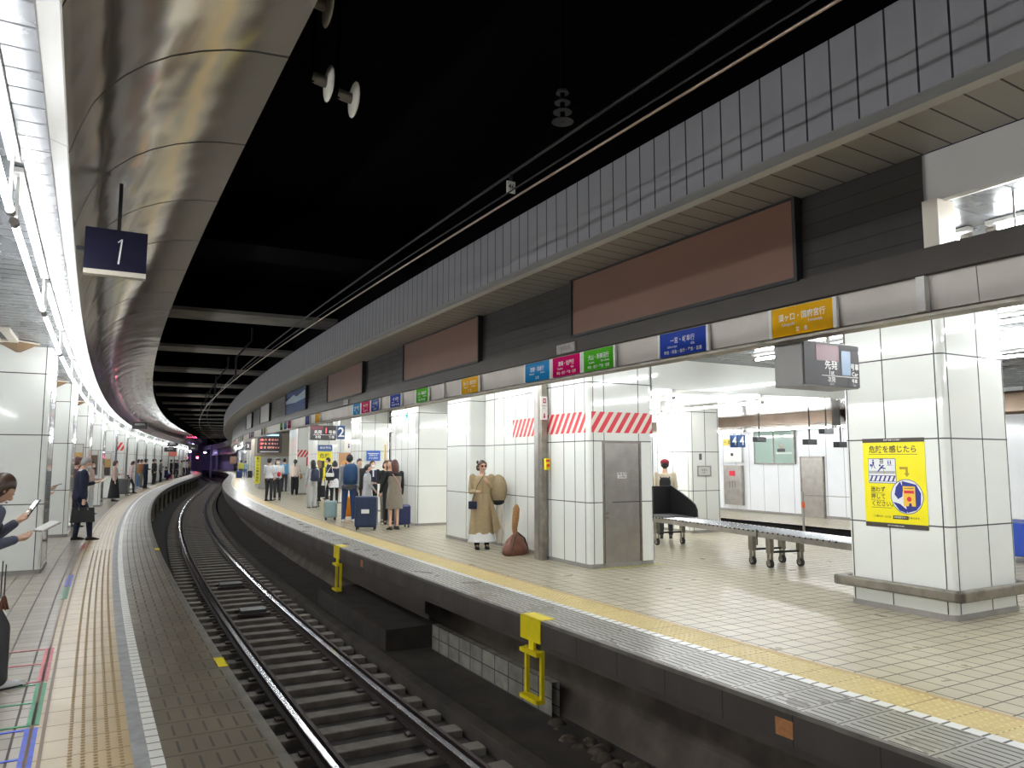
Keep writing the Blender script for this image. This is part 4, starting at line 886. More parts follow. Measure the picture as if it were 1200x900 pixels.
# ------------------------------------------------------------------ people
SK = mat('skin', (.62, .38, .26), .5); SKD = mat('skin tan', (.52, .30, .20), .5)
HB = mat('black hair', (.012, .010, .010), .4); HBR = mat('brown hair', (.055, .028, .018), .4); HG = mat('grey hair', (.28, .27, .26), .5); HRD = mat('reddish brown hair', (.075, .022, .018), .4)
def cloth(name, c): return mat('cloth ' + name, c, .85, noise=.12, nscale=18)
def arms_for(h, side, pose):
    sg = -1 if side == 'L' else 1
    sh = Vector((sg*.108*h, 0, .812*h))
    D = dict(down=((.10, .0, -1), (.04, .14, -1)), phone=((.10, .22, -1), (-.42, .95, .42)), hold=((.14, .0, -1), (-.40, 1, .02)), low=((.14, .12, -1), (-.25, .65, -.75)),
             face=((.05, .55, -.9), (-.30, .75, .95)), mid=((.10, -.10, -1), (-.25, 1, .42)), pull=((.32, .30, -1), (.10, .55, -1)), fwd=((.1, .55, -.8), (0, .9, -.3)), read=((.16, .15, -1), (-.05, 1, .28)), chest=((.30, .0, -1), (-.75, .62, .75)), strap=((.3, .05, -1), (-.35, .6, .9)))
    u, f = D[pose]; u = Vector((u[0]*sg, u[1], u[2])).normalized(); f = Vector((f[0]*sg, f[1], f[2])).normalized()
    el = sh + u*.165*h; wr = el + f*.145*h; return sh, el, wr, f
def person(s, n, ang, h, label, top, bot, shoes, hair=HB, style='short', L='down', R='down', vox=.016, legs='stand', sleeve='long', lean=0., nod=0., skirt=None, coat=None, mask=False, cap=None, skin=SK, turn=0., collar=None, group=None, eyes=False, wide=1.0, glasses=False, kneel=False, vest=None, fz=0., hem=.47):
    e = empty('person', s, n, fz, ang, label, 'person', group)
    lm = Matrix.Translation((0, 0, .52*h)) @ Matrix.Rotation(-math.radians(lean), 4, 'X') @ Matrix.Translation((0, 0, -.52*h))
    hm = lm @ Matrix.Translation((0, .0, .865*h)) @ Matrix.Rotation(math.radians(-turn), 4, 'Z') @ Matrix.Rotation(-math.radians(nod), 4, 'X') @ Matrix.Translation((0, 0, -.865*h))
    # leg joints
    st = dict(stand=((0, .02), (0, -.01)), walk=((.02, .16), (.0, -.14)), step=((.0, .20), (0, -.03)), wide=((.03, .03), (.03, 0)))[legs if legs in ('stand', 'walk', 'step', 'wide') else 'stand']
    LG = []
    for sg, (dx, dy) in zip((1, -1), st):
        hip = Vector((sg*.055*h, 0, .50*h)); an = Vector((sg*(.058*h + dx), dy, .045*h)); kn = (hip + an)/2 + Vector((0, .025 + abs(dy)*.25, 0)); kn.z = .275*h
        LG.append((hip, kn, an))
    if legs in ('crouch', 'sit'):
        LG = []
        for sg in (1, -1):
            if legs == 'crouch': hip = Vector((sg*.06*h, -.05, .16*h)); kn = Vector((sg*.09*h, .22*h*.9, .27*h)); an = Vector((sg*.07*h, .03*h, .045*h))
            LG.append((hip, kn, an))
    dz = -(.50 - .17)*h if legs == 'crouch' else 0.
    TM = Matrix.Translation((0, -.05 if dz else 0, dz))
    AR = {k: arms_for(h, k, p) for k, p in (('L', L), ('R', R))}
    w = wide
    rings = [(.475, .085, .062), (.52, .100, .070), (.57, .092, .066), (.62, .080, .060), (.67, .084, .062), (.72, .092, .066), (.77, .094, .062), (.805, .088, .052), (.828, .055, .042), (.842, .034, .034)]
    def torso(b, off, m, z0=.47, z1=.9, k=16, flare=0.):
        R = []
        for z, rx, ry in rings:
            if z < z0 or z > z1: continue
            R.append([(((rx*h*w) + off)*math.cos(2*math.pi*j/k), (ry*h*w + off)*math.sin(2*math.pi*j/k)*(1.0), z*h) for j in range(k)])
        b.loft(R, m)
    # ---- body: one continuous surface
    b = MB(); b.T = TM @ lm
    torso(b, -.012, skin)
    for k in 'LR':
        sh, el, wr, f = AR[k]; b.caps_(sh, el, .026*h, .021*h, skin); b.caps_(el, wr, .021*h, .014*h, skin)
    b.T = TM @ hm
    b.tube([(0, -.005, .82*h), (0, .004, .885*h)], [.033*h, .030*h], skin, 10)
    hc = Vector((0, .010*h, .932*h))
    def jaw(p):
        q = p - hc
        if q.z < 0: k = 1 + q.z/(.068*h)*.30; q.x *= k; q.y = q.y*(1 + q.z/(.068*h)*.12) + (-q.z)*.10
        return hc + q
    b.ell(hc, .046*h, .056*h, .068*h, skin, 16, 12, jaw)
    b.ell(hc + Vector((0, .060*h, -.012*h)), .008*h, .012*h, .015*h, skin, 8, 6)
    for sg in (-1, 1): b.ell(hc + Vector((sg*.047*h, -.004*h, -.006*h)), .006*h, .012*h, .018*h, skin, 8, 6)
    b.T = TM @ lm; fr_ = .0085 if vox < .012 else .011
    hands = {}
    for k in 'LR':
        sh, el, wr, f = AR[k]; sg = -1 if k == 'L' else 1
        side = Vector((0, 1, 0)) if abs(f.y) < .5 else Vector((1, 0, 0)); nrm = f.cross(side).normalized(); side = nrm.cross(f).normalized()
        pa = wr + f*.075; b.caps_(wr, pa, .022, .030, skin, 8); hands[k] = pa + f*.04
        for q in range(4):
            o = pa + side*(q - 1.5)*.019; Lf = (.055, .066, .062, .048)[q]; m1 = o + f*Lf*.55; m2 = m1 + (f*.5 + nrm*(-.8 if nrm.y*1 > 0 else .8)*(.8 if k == 'R' else .8)).normalized()*Lf*.6
            b.caps_(o, m1, fr_, fr_*.95, skin, 6); b.caps_(m1, m2, fr_*.95, fr_*.8, skin, 6)
        t0 = wr + f*.03 + side*.024; b.caps_(t0, t0 + (f*.7 + side*.6).normalized()*.045, .011, .009, skin, 6)
    b.T = Matrix.Identity(4) if not dz else Matrix.Identity(4)
    for hip, kn, an in LG:
        b.caps_(hip, kn, .046*h, .031*h, skin); b.caps_(kn, an, .031*h, .020*h, skin); b.caps_(an, an + Vector((0, .09, -.035)), .026, .022, skin)
    b.build('body', e, remesh=min(vox, .012) if vox < .02 else vox)
    # ---- clothes
    if top:
        b = MB(); b.T = TM @ lm; torso(b, .012, top, z0=hem if hem >= .47 else .47, z1=.835)
        for k in 'LR':
            sh, el, wr, f = AR[k]; b.caps_(sh, el, .036*h*w, .030*h, top)
            if sleeve == 'long': b.caps_(el, wr - f*.01, .030*h, .022*h, top)
        b.build('jacket' if coat is None else 'coat', e, remesh=vox)
    if collar: b = MB(); b.T = TM @ lm; b.tube([(0, 0, .815*h), (0, .004, .85*h)], [.052*h, .041*h], collar, 12); b.box(-.018, .018, .050*h, .072*h, .70*h, .82*h, collar); b.build('shirt_collar', e)
    if vest: b = MB(); b.T = TM @ lm; torso(b, .020, vest, z0=.47, z1=.80); b.build('vest', e, remesh=vox)
    if coat is not None:      # long hem: list of (z, rx, ry, yoff)
        b = MB(); k = 20; Rr = []
        for z, rx, ry, yo in coat: Rr.append([(rx*h*math.cos(2*math.pi*j/k)*(1 + .012*math.sin(5*2*math.pi*j/k)), yo*h + ry*h*math.sin(2*math.pi*j/k)*(1 + .03*math.cos(7*2*math.pi*j/k)), z*h) for j in range(k)])
        b.loft(Rr, top); b.build('coat_skirt', e)
    if skirt:
        m_, prof = skirt; b = MB(); k = 20
        b.loft([[(rx*h*math.cos(2*math.pi*j/k)*(1 + .04*math.sin(6*2*math.pi*j/k)), ry*h*math.sin(2*math.pi*j/k)*(1 + .04*math.cos(6*2*math.pi*j/k)), z*h + dz) for j in range(k)] for z, rx, ry in prof], m_); b.build('skirt', e)
    if bot:
        b = MB(); lw = 1.0 if not isinstance(bot, tuple) else bot[1]; bm = bot[0] if isinstance(bot, tuple) else bot
        if not dz: torso(b, .012, bm, z0=.47, z1=.58)
        else: b.ell((0, -.05, .17*h), .105*h, .10*h, .07*h, bm)
        for hip, kn, an in LG: b.caps_(hip, kn, .053*h, .040*h*lw, bm); b.caps_(kn, an + Vector((0, 0, .01)), .040*h*lw, .030*h*lw, bm)
        b.build('trousers', e, remesh=vox)
    if shoes:
        for hip, kn, an in LG:
            b = MB(); x, y = an.x, an.y; out = []
            for yy, rx, zt in ((-.075, .024, .05), (-.05, .034, .085), (.0, .036, .095), (.06, .040, .065), (.12, .042, .045), (.165, .034, .03), (.185, .014, .018)):
                out.append([(x + rx*math.cos(t), y + yy, max(0.002, zt*.5 + zt*.5*math.sin(t))) for t in [2*math.pi*q/10 for q in range(10)]])
            b.loft(out, shoes); b.box(x - .036, x + .036, y - .07, y + .15, 0, .014, M_black if shoes != M_black else mat('sole', (.03, .03, .03)))
            b.build('shoe', e)
    # ---- hair
    b = MB(); b.T = TM @ hm; ox = hc + Vector((0, -.010*h, .010*h)); rx, ry, rz = .054*h, .060*h, .068*h
    def hf(p):
        q = p - ox
        lim = .012*h if q.y > .010*h else -.035*h
        if style in ('long', 'bob', 'bobfull', 'pony', 'curly'): lim = .014*h if q.y > .022*h else -.06*h
        if q.z < lim and q.y > -.02*h: q = Vector((q.x*.72, q.y*.60, max(q.z, lim - .03*h)))
        elif q.z < lim: q.x *= .82; q.y *= .82
        return ox + q
    b.ell(ox, rx, ry, rz, hair, 18, 14, hf)
    if style in ('long', 'bob', 'bobfull', 'curly'):
        zl = {'long': .78, 'bob': .87, 'bobfull': .868, 'curly': .885}[style]; k = 14; ww = 1.0 if style != 'bobfull' else 1.12
        b.loft([[(r1*h*ww*math.cos(2*math.pi*j/k), -.022*h + yo*h + r2*h*math.sin(2*math.pi*j/k), z*h) for j in range(k)] for z, r1, r2, yo in ((.975, .040, .030, .0), (.945, .056, .036, -.0), (.91, .058, .036, -.002), ((.91+zl)/2, .056, .032, -.006), (zl, .044, .020, -.012))], hair)
    if style == 'pony': b.ell((0, -.075*h, .935*h), .018*h, .025*h, .02*h, hair, 8, 6); b.tube([(0, -.08*h, .93*h), (0, -.095*h, .88*h), (0, -.085*h, .80*h)], [.018*h, .016*h, .006*h], hair)
    if style == 'curly':
        for q in range(14): a = q*2.4; b.ell(ox + Vector((.050*h*math.cos(a), -.016*h + .036*h*math.sin(a), -.030*h + .014*h*(q % 6))), .016*h, .016*h, .022*h, hair, 8, 6)
    b.build('hair', e)
    if cap:
        b = MB(); b.T = TM @ hm; c = cap[0]; o2 = hc + Vector((0, -.008*h, .035*h))
        if cap[1] == 'peak': b.ell(o2 + Vector((0, 0, .012*h)), .062*h, .066*h, .022*h, c, 16, 8); b.tube([(0, o2.y, .948*h), (0, o2.y, .975*h)], [.052*h, .056*h], mat('cap band', (.45, .45, .45), .5) if cap[2] else c, 16); b.ell(hc + Vector((0, .060*h, .022*h)), .035*h, .026*h, .005*h, M_black, 12, 6)
        else: b.ell(o2, .058*h, .063*h, .045*h, c, 16, 10, lambda p: Vector((p.x, p.y, max(p.z, o2.z - .018*h)))); b.ell(hc + Vector((0, .072*h, .020*h)), .036*h, .040*h, .005*h, c, 12, 6)
        b.build('cap', e)
    if mask: b = MB(); b.T = TM @ hm; b.ell(hc + Vector((0, .034*h, -.030*h)), .036*h, .036*h, .030*h, mat('face mask', (.80, .80, .80), .7), 12, 8); b.build('face_mask', e)
    if eyes:
        for sg in (-1, 1): b = MB(); b.T = TM @ hm; b.ell(hc + Vector((sg*.018*h, .051*h, .006*h)), .0065*h, .003*h, .003*h, M_black, 8, 6); b.build('eye', e)
        b = MB(); b.T = TM @ hm; b.ell(hc + Vector((0, .056*h, -.036*h)), .014*h, .004*h, .004*h, mat('lips', (.42, .12, .10), .4), 8, 6); b.build('mouth', e)
    if glasses:
        b = MB(); b.T = TM @ hm
        for sg in (-1, 1): b.ell(hc + Vector((sg*.019*h, .058*h, .007*h)), .017*h, .005*h, .013*h, mat('dark red lens', (.10, .008, .006), .08), 12, 8); b.tube([hc + Vector((sg*.036*h, .052*h, .010*h)), hc + Vector((sg*.050*h, .0, .008*h))], .003, M_black, 5)
        b.box(hc.x-.008*h, hc.x+.008*h, hc.y+.056*h, hc.y+.060*h, hc.z+.008*h, hc.z+.012*h, M_black); b.build('sunglasses', e)
    bpy.context.view_layer.update() if False else None
    M = Matrix.Translation(e.location) @ Matrix.Rotation(e.rotation_euler.z, 4, 'Z')
    return e, M, {k: TM @ lm @ v for k, v in hands.items()}, TM @ lm, TM @ hm

def item(name, M, label, cat, group=None):
    o = bpy.data.objects.new(name, None); COL.objects.link(o); o.location = M.translation; o.rotation_euler = M.to_euler(); return tag(o, label, cat, group)
def phone(M, hand, label, tilt=-50):
    o = item('phone', M @ Matrix.Translation(hand + Vector((0, .012, .035))) @ Matrix.Rotation(math.radians(tilt), 4, 'X'), label, 'phone')
    b = MB(); b.rprism(-.036, .036, -.004, .005, -.072, .072, .0035, M_black); b.build('phone_body', o); b = MB(); b.box(-.033, .033, -.0055, -.004, -.066, .066, mat('phone screen', (.03, .035, .045), .2)); b.build('phone_screen', o)
def backpack(M, LM, h, col, label, k=1.0, pocket=True):
    o = item('backpack', M @ LM @ Matrix.Translation((0, -.075*h - .02, .56*h)), label, 'backpack'); m = cloth('pack %s' % (col,), col)
    b = MB(); w, d, H = .15*k, .15*k, .44*k; kk = 14
    b.loft([[(w*a*max(-1, min(1, 1.25*math.cos(2*math.pi*j/kk))), -d/2 - .0 + d*.5*c*math.sin(2*math.pi*j/kk), z*H) for j in range(kk)] for z, a, c in ((0, .75, .7), (.06, .98, 1), (.4, 1, 1.05), (.8, .95, .95), (.95, .75, .75), (1, .4, .4))], m); pb = b.build('pack_body', o)
    if pocket: b = MB(); b.ell((0, -d - .01, .30*H), w*.72, .035, .22*H, m, 12, 8); b.build('front_pocket', pb)
    for sg in (-1, 1): b = MB(); b.tube([(sg*.085, 0, H*.95), (sg*.095, .09, H*1.04), (sg*.10, .20, H*.85), (sg*.11, .17, H*.3), (sg*.10, .0, H*.12)], .014, m, 6); b.build('shoulder_strap', o)
    return o
def suitcase(s, n, ang, H, W, D, col, label, handle=True, tag_=False, rib=True):
    e = empty('suitcase', s, n, 0, ang, label, 'suitcase'); m = mat('case %s' % (col,), col, .35, noise=.15, nscale=6)
    b = MB(); b.box(-W/2, W/2, -D/2, D/2, .07, H, m); sh = b.build('case_shell', e, bevel=.045)
    if rib:
        for k in (-.3, 0, .3): b = MB(); b.box(k*W-.012, k*W+.012, -D/2-.006, -D/2+.004, .12, H-.07, m); b.build('case_rib', sh)
    b = MB(); b.box(-W/2-.003, W/2+.003, -.012, .012, .07, H, mat('case zip', (.45, .43, .38), .4)); b.build('case_seam', sh, bevel=.006)
    for x in (-W/2+.05, W/2-.05):
        for y in (-D/2+.04, D/2-.04): b = MB(); b.tube([(x-.012, y, .028), (x+.012, y, .028)], .028, M_black, 10); b.box(x-.016, x+.016, y-.01, y+.01, .04, .08, M_black); b.build('wheel', e)
    if handle: b = MB(); b.tube([(-.09, .03, H-.02), (-.09, .03, H+.33), (.09, .03, H+.33), (.09, .03, H-.02)], .009, M_steel, 6); b.build('pull_handle', e)
    if tag_: b = MB(); b.box(-.09, .09, -D/2-.012, -D/2-.006, H*.50, H*.62, M_white); b.build('luggage_tag', e)
    return e

c_navy = cloth('navy', (.008, .012, .035)); c_black = cloth('black', (.010, .010, .012)); c_white = cloth('white', (.70, .71, .74)); c_grey = cloth('grey', (.33, .33, .34)); c_lgrey = cloth('light grey', (.50, .50, .50)); c_jean = cloth('jeans', (.03, .06, .16)); c_char = cloth('charcoal', (.035, .035, .04)); c_beige = cloth('beige coat', (.36, .27, .15)); c_mus = cloth('mustard', (.40, .20, .06)); c_pink = cloth('pale pink', (.62, .48, .48)); c_ljean = cloth('light jeans', (.12, .22, .40)); c_olive = cloth('plaid taupe', (.20, .17, .13)); c_bl = cloth('bright blue', (.10, .30, .50)); c_dkgrey = cloth('dark grey trousers', (.06, .06, .065))
sh_b = mat('black shoe', (.012, .010, .010), .35); sh_w = mat('white shoe', (.70, .70, .70), .5)

# youth at the left edge with phone and booklet
e, M, hd, LM, HM = person(7.95, -3.24, 62, 1.54, 'person in grey sleeves at the left edge holding a phone and a booklet', cloth('blue grey sweat', (.09, .10, .14)), (c_dkgrey, 1.35), sh_w, HBR, 'bob', 'face', 'mid', vox=.009, legs='step', lean=12, nod=24, eyes=True, sleeve='long', vest=c_black)
phone(M, hd['L'], 'black phone held up by the person at the left edge', -35)
o = item('booklet', M @ Matrix.Translation(hd['R'] + Vector((0, .06, .03))) @ Matrix.Rotation(math.radians(25), 4, 'X'), 'open booklet with dark red patterned cover held by the person at the left edge', 'booklet')
b = MB(); b.box(-.07, .07, -.01, .13, -.006, .0, mat('booklet cover', (.14, .03, .03), .5, noise=.6, nscale=60, wear=(.5, .45, .4))); b.build('booklet_cover', o); b = MB(); b.box(-.065, .065, -.005, .125, .0, .009, M_white); b.build('pages', o)
o = item('bag_charm', M @ Matrix.Translation((.20, .16, .66)), 'brown tassel charm dangling on two strings beside the dark trousers', 'charm')
b = MB(); b.tube([(0, 0, .22), (0, 0, 0)], .004, M_black, 5); b.build('string', o); b = MB(); b.tube([(-.05, 0, .24), (-.05, 0, -.02)], .004, M_black, 5); b.build('string', o)
b = MB()
for q in range(7): b.tube([(0, 0, 0), (.03*math.cos(q*.9), .03*math.sin(q*.9), -.09)], [.012, .006], mat('brown tassel', (.12, .045, .02), .8), 5)
b.build('tassel', o)
# suited man
e, M, hd, LM, HM = person(19.1, -2.92, 78, 1.68, 'grey haired man in a navy suit reading a yellow folder with a briefcase', c_navy, c_navy, sh_b, HG, 'short', 'read', 'down', vox=.012, legs='step', lean=3, nod=22, collar=c_white, mask=True, wide=1.12, eyes=True)
o = item('folder', M @ Matrix.Translation(hd['L'] + Vector((.02, .07, .04))) @ Matrix.Rotation(math.radians(35), 4, 'X'), 'pale yellow open folder in the hand of the suited man', 'folder')
b = MB(); b.box(-.11, .11, -.08, .10, -.003, .003, mat('yellow card', (.75, .58, .22), .6)); b.build('folder_cover', o); b = MB(); b.box(-.10, .10, -.07, .09, .003, .006, M_white); b.build('paper', o)
o = item('briefcase', M @ Matrix.Translation(Vector((.17, hd['R'].y, hd['R'].z - .36))), 'black leather briefcase in the hand of the navy suited man', 'briefcase')
m = mat('black leather', (.02, .021, .02), .35); b = MB(); b.loft([[(-.065, -.22, 0), (.065, -.22, 0), (.065, .22, 0), (-.065, .22, 0)], [(-.05, -.20, .29), (.05, -.20, .29), (.05, .20, .29), (-.05, .20, .29)]], m, True, False); b.build('case_body', o, bevel=.015)
b = MB(); b.tube([(0, -.07, .28), (0, -.055, .36), (0, .055, .36), (0, .07, .28)], .010, m, 6); b.build('handle', o)
for y in (-.08, .08): b = MB(); b.box(.05, .056, y-.012, y+.012, .24, .28, M_steel); b.build('buckle', o)
# hidden behind column 1, phone in hand
e, M, hd, LM, HM = person(16.35, -3.52, 85, 1.62, 'person in grey mostly hidden behind the nearest left column, holding out a phone', c_grey, c_grey, sh_b, HB, 'short', 'read', 'hold', vox=.016, nod=15)
phone(M, hd['L'], 'thin phone held out past the edge of the nearest left column', -70)
person(22.6, -3.22, 60, 1.70, 'person with bushy dark brown hair standing behind the suited man', cloth('plum', (.10, .05, .06)), c_char, sh_b, HRD, 'bobfull', 'phone', 'down', nod=15, vox=.018)
person(27.5, -3.20, 70, 1.60, 'person in a patterned pale top facing the platform edge beyond the suited man', cloth('patterned pale', (.45, .32, .28)), c_lgrey, sh_b, HB, 'short', 'hold', 'hold', vox=.018, mask=True)
# crowd on the left platform
e, M, hd, LM, HM = person(35.3, -2.98, 90, 1.60, 'woman in a long black skirt and pale top beside the grey suitcase', cloth('pale peach', (.55, .40, .34)), None, sh_b, HBR, 'bob', 'hold', 'down', vox=.022, skirt=(c_black, ((.60, .085, .07), (.5, .11, .09), (.25, .15, .12), (.08, .17, .14))), mask=True)
suitcase(40.6, -3.02, 20, .78, .50, .30, (.10, .10, .10), 'tall dark grey suitcase standing among the left crowd')
e, M, hd, LM, HM = person(43.0, -2.95, 75, 1.60, 'woman in a pale pink jacket leaning forward beside the grey suitcase', c_pink, c_navy, sh_b, HBR, 'bob', 'low', 'down', vox=.022, lean=12, legs='step')
person(39.2, -3.3, 80, 1.62, 'person in white and black looking down behind the grey suitcase', c_white, c_char, sh_b, HB, 'bob', 'phone', 'down', vox=.024, nod=20)
person(51.3, -3.22, 75, 1.68, 'person in a mustard brown jacket and light jeans waiting in line', c_mus, c_ljean, sh_w, HB, 'bob', 'down', 'down', vox=.024)
person(52.5, -3.15, 70, 1.68, 'person in a brown jacket and olive trousers behind the mustard jacket', cloth('rust', (.30, .12, .05)), cloth('olive', (.16, .17, .12)), sh_b, HBR, 'short', 'down', 'hold', vox=.024)
person(50.4, -2.74, 60, 1.70, 'station officer in a dark navy uniform and peaked cap on the left platform', c_navy, c_navy, sh_b, HB, 'short', 'down', 'hold', vox=.022, cap=(c_navy, 'peak', 1), mask=True)
CR = [(58.5, -2.95, 70, 1.72, c_black, c_black, 'man in black with a black bag among the left crowd', 'short'), (62.3, -3.2, 60, 1.70, c_char, c_char, 'person in charcoal behind the man in black', 'short'), (64, -2.95, 75, 1.68, cloth('grey purple', (.22, .18, .20)), c_navy, 'person in a greyish purple jacket and navy trousers in line', 'short'),
      (68, -3.3, 70, 1.66, c_black, c_char, 'person in black just behind the purple jacket', 'bob'), (75, -3.1, 60, 1.70, c_black, c_navy, 'person in a black coat behind the crouching one', 'short'), (79.9, -3.0, 80, 1.70, c_navy, c_black, 'person in a navy coat in the distant line', 'short'), (81, -3.3, 60, 1.72, c_black, c_black, 'tall person in black in the distant line', 'short'),
      (85, -2.95, 75, 1.64, cloth('cream', (.60, .52, .36)), c_lgrey, 'person in a cream jacket in the distant line', 'bob'), (91.3, -3.1, 60, 1.68, c_white, c_char, 'person in a white top in the distant line', 'short'), (93, -2.9, 70, 1.66, c_lgrey, c_navy, 'person in light grey near the far end of the line', 'short'),
      (97, -3.1, 75, 1.70, c_white, c_lgrey, 'person all in white near the far end of the line', 'bob'), (99.2, -2.9, 60, 1.70, cloth('tan', (.35, .25, .16)), c_black, 'person in a tan jacket near the far end of the line', 'short'), (105, -3.05, 70, 1.70, c_char, c_black, 'last person in the left line, dressed in charcoal', 'short')]
for q, (s, n, a, h, t, bo, l, st) in enumerate(CR): person(s, n, a, h, l, t, bo, sh_b, HB if q % 3 else HBR, st, 'hold' if q % 2 else 'phone', 'down', vox=.03, mask=(q % 2 == 0))
person(70.9, -3.1, 60, 1.65, 'person in a deep blue coat crouching by a red and white bag', cloth('deep blue', (.015, .02, .12)), c_navy, sh_b, HB, 'short', 'hold', 'hold', vox=.025, legs='crouch')
e = empty('shopping_bag', 72.2, -2.85, 0, 20, 'red and white shopping bag on the left platform floor', 'bag'); b = MB(); b.box(-.2, .2, -.1, .1, 0, .42, M_white); b.build('bag_body', e); b = MB(); b.box(-.13, .13, -.105, .105, .08, .34, mat('bag red', (.70, .05, .12), .5)); b.build('red_print', e); b = MB(); b.tube([(-.1, 0, .42), (-.07, 0, .55), (.07, 0, .55), (.1, 0, .42)], .008, M_red, 5); b.build('bag_handle', e)

# right platform: staff
person(33.1, 2.68, 40, 1.70, 'station staff in white shirt and dark cap seen from behind, left of the two', c_white, c_char, sh_b, HB, 'short', 'down', 'hold', vox=.018, cap=(c_char, 'peak', 0), sleeve='short')
e, M, hd, LM, HM = person(33.8, 3.10, 190, 1.70, 'station staff in white shirt and dark cap holding a red flag, right of the two', c_white, c_char, sh_b, HB, 'short', 'hold', 'low', vox=.018, cap=(c_char, 'peak', 0), sleeve='short', mask=True)
o = item('signal_flag', M @ Matrix.Translation(hd['L']), 'rolled red flag in the hand of the right staff member', 'flag'); b = MB(); b.tube([(0, 0, -.05), (.05, .1, .12)], .008, M_white, 6); b.build('flag_stick', o); b = MB(); b.ell((.03, .04, -.06), .07, .05, .10, mat('flag red', (.75, .01, .02), .6)); b.build('flag_cloth', o)
e, M, hd, LM, HM = person(38.0, 4.35, 10, 1.66, 'woman in a white blouse and wide black trousers with a ponytail seen from behind', cloth('blush', (.72, .60, .55)), (c_black, 1.4), sh_b, HB, 'pony', 'down', 'hold', vox=.02)
o = item('shoulder_bag', M @ Matrix.Translation((.26, .0, .86)), 'tan shoulder bag at the side of the woman in the white blouse', 'bag'); b = MB(); b.ell((0, 0, 0), .07, .14, .12, cloth('tan bag', (.40, .22, .10))); b.build('bag_body', o); b = MB(); b.tube([(0, -.1, .1), (-.08, 0, .5), (0, .1, .1)], .008, cloth('tan bag', (0,0,0)), 5); b.build('bag_strap', o)
person(42.5, 4.35, 30, 1.72, 'person in a light blue shirt beyond the woman in the white blouse', c_bl, c_char, sh_b, HB, 'short', 'down', 'down', vox=.024)
person(41.2, 3.85, 160, 1.6, 'person in dark clothes half hidden behind the light blue shirt', c_char, c_black, sh_b, HB, 'bob', 'down', 'hold', vox=.024)
e, M, hd, LM, HM = person(27.7, 3.46, -10, 1.62, 'woman in a light grey hoodie and wide grey trousers with long black hair', c_lgrey, (c_lgrey, 1.55), mat('grey shoe', (.2, .2, .2), .5), HB, 'long', 'down', 'low', vox=.015)
backpack(M, LM, 1.62, (.03, .035, .07), 'dark slate backpack worn by the woman in the grey hoodie', .92)
e = empty('stroller', 27.9, 3.82, 0, 20, 'black folding stroller beside the woman in the grey hoodie', 'stroller')
for x in (-.13, .13):
    b = MB(); b.tube([(x, -.25, .95), (x, .0, .5), (x, .22, .09)], .011, M_black, 6); b.build('frame_tube', e); b = MB(); b.tube([(x, .05, .55), (x, -.18, .09)], .011, M_black, 6); b.build('frame_tube', e)
    for y in (.22, -.18): b = MB(); b.tube([(x-.015, y, .075), (x+.015, y, .075)], .075, M_black, 14); b.tube([(x-.018, y, .075), (x+.018, y, .075)], .04, M_white, 10); b.build('wheel', e)
b = MB(); b.loft([[(-.12, -.05, .35), (.12, -.05, .35), (.12, .1, .35), (-.12, .1, .35)], [(-.12, -.16, .75), (.12, -.16, .75), (.12, -.08, .75), (-.12, -.08, .75)]], c_char, True, False); b.build('fabric_seat', e)
e, M, hd, LM, HM = person(33.2, 5.16, -70, 1.74, 'man in a dark suit walking left past the yellow poster, carrying a white bag', c_char, c_navy, sh_b, HB, 'short', 'low', 'down', vox=.018, legs='walk', lean=10, collar=c_white)
o = item('paper_bag', M @ Matrix.Translation(hd['R'] + Vector((0, 0, -.32))), 'white paper bag in the hand of the man in the dark suit', 'bag'); b = MB(); b.loft([[(-.06, -.16, -.0), (.06, -.16, 0), (.06, .16, 0), (-.06, .16, 0)], [(-.05, -.18, .30), (.05, -.18, .30), (.05, .18, .30), (-.05, .18, .30)]], M_white, True, False); b.build('bag_body', o); b = MB(); b.tube([(0, -.08, .3), (0, 0, .37), (0, .08, .3)], .006, M_white, 5); b.build('bag_handle', o)
person(32.0, 4.45, -40, 1.62, 'person with light brown hair half hidden in front of the yellow poster', c_char, c_char, sh_b, mat('light brown hair', (.28, .15, .06), .45), 'long', 'phone', 'down', vox=.022)
e, M, hd, LM, HM = person(28.9, 4.46, 15, 1.60, 'woman in a navy cardigan and white tunic with bobbed black hair, left of the backpacker', c_navy, c_black, sh_w, HB, 'bobfull', 'down', 'low', vox=.018, skirt=(c_white, ((.60, .088, .07), (.5, .115, .09), (.40, .125, .10))))
o = item('shoulder_bag', M @ Matrix.Translation((-.16, -.14, .90)), 'white bag with a black lower half hanging at the back of the bobbed woman', 'bag'); b = MB(); b.box(-.14, .14, -.05, .05, 0, .13, c_black); b.box(-.14, .14, -.05, .05, .13, .26, M_white); b.build('bag_body', o, bevel=.015); b = MB(); b.tube([(-.12, 0, .24), (.05, .02, .52), (.12, 0, .24)], .008, M_white, 5); b.build('bag_strap', o)
e, M, hd, LM, HM = person(21.15, 3.14, 8, 1.76, 'man in a grey shirt and blue jeans wearing a large blue backpack, seen from behind', c_grey, c_jean, sh_w, HB, 'short', 'down', 'down', vox=.013, legs='wide', wide=1.18)
backpack(M, LM, 1.76, (.02, .06, .14), 'large blue backpack on the man in jeans', 1.22)
suitcase(22.2, 3.42, 15, .62, .40, .26, (.80, .28, .01), 'bright orange suitcase standing behind the man in jeans', handle=False, rib=False)
suitcase(22.0, 2.86, 5, .52, .34, .24, (.28, .40, .42), 'pale teal suitcase standing left of the man in jeans', handle=False)
e, M, hd, LM, HM = person(22.0, 3.86, 95, 1.50, 'person in a light grey cardigan turned right beside the large navy suitcase', c_lgrey, c_lgrey, sh_w, HB, 'short', 'hold', 'low', vox=.014, skirt=(c_lgrey, ((.60, .085, .07), (.5, .11, .088), (.36, .12, .10))), collar=c_ljean, eyes=True)
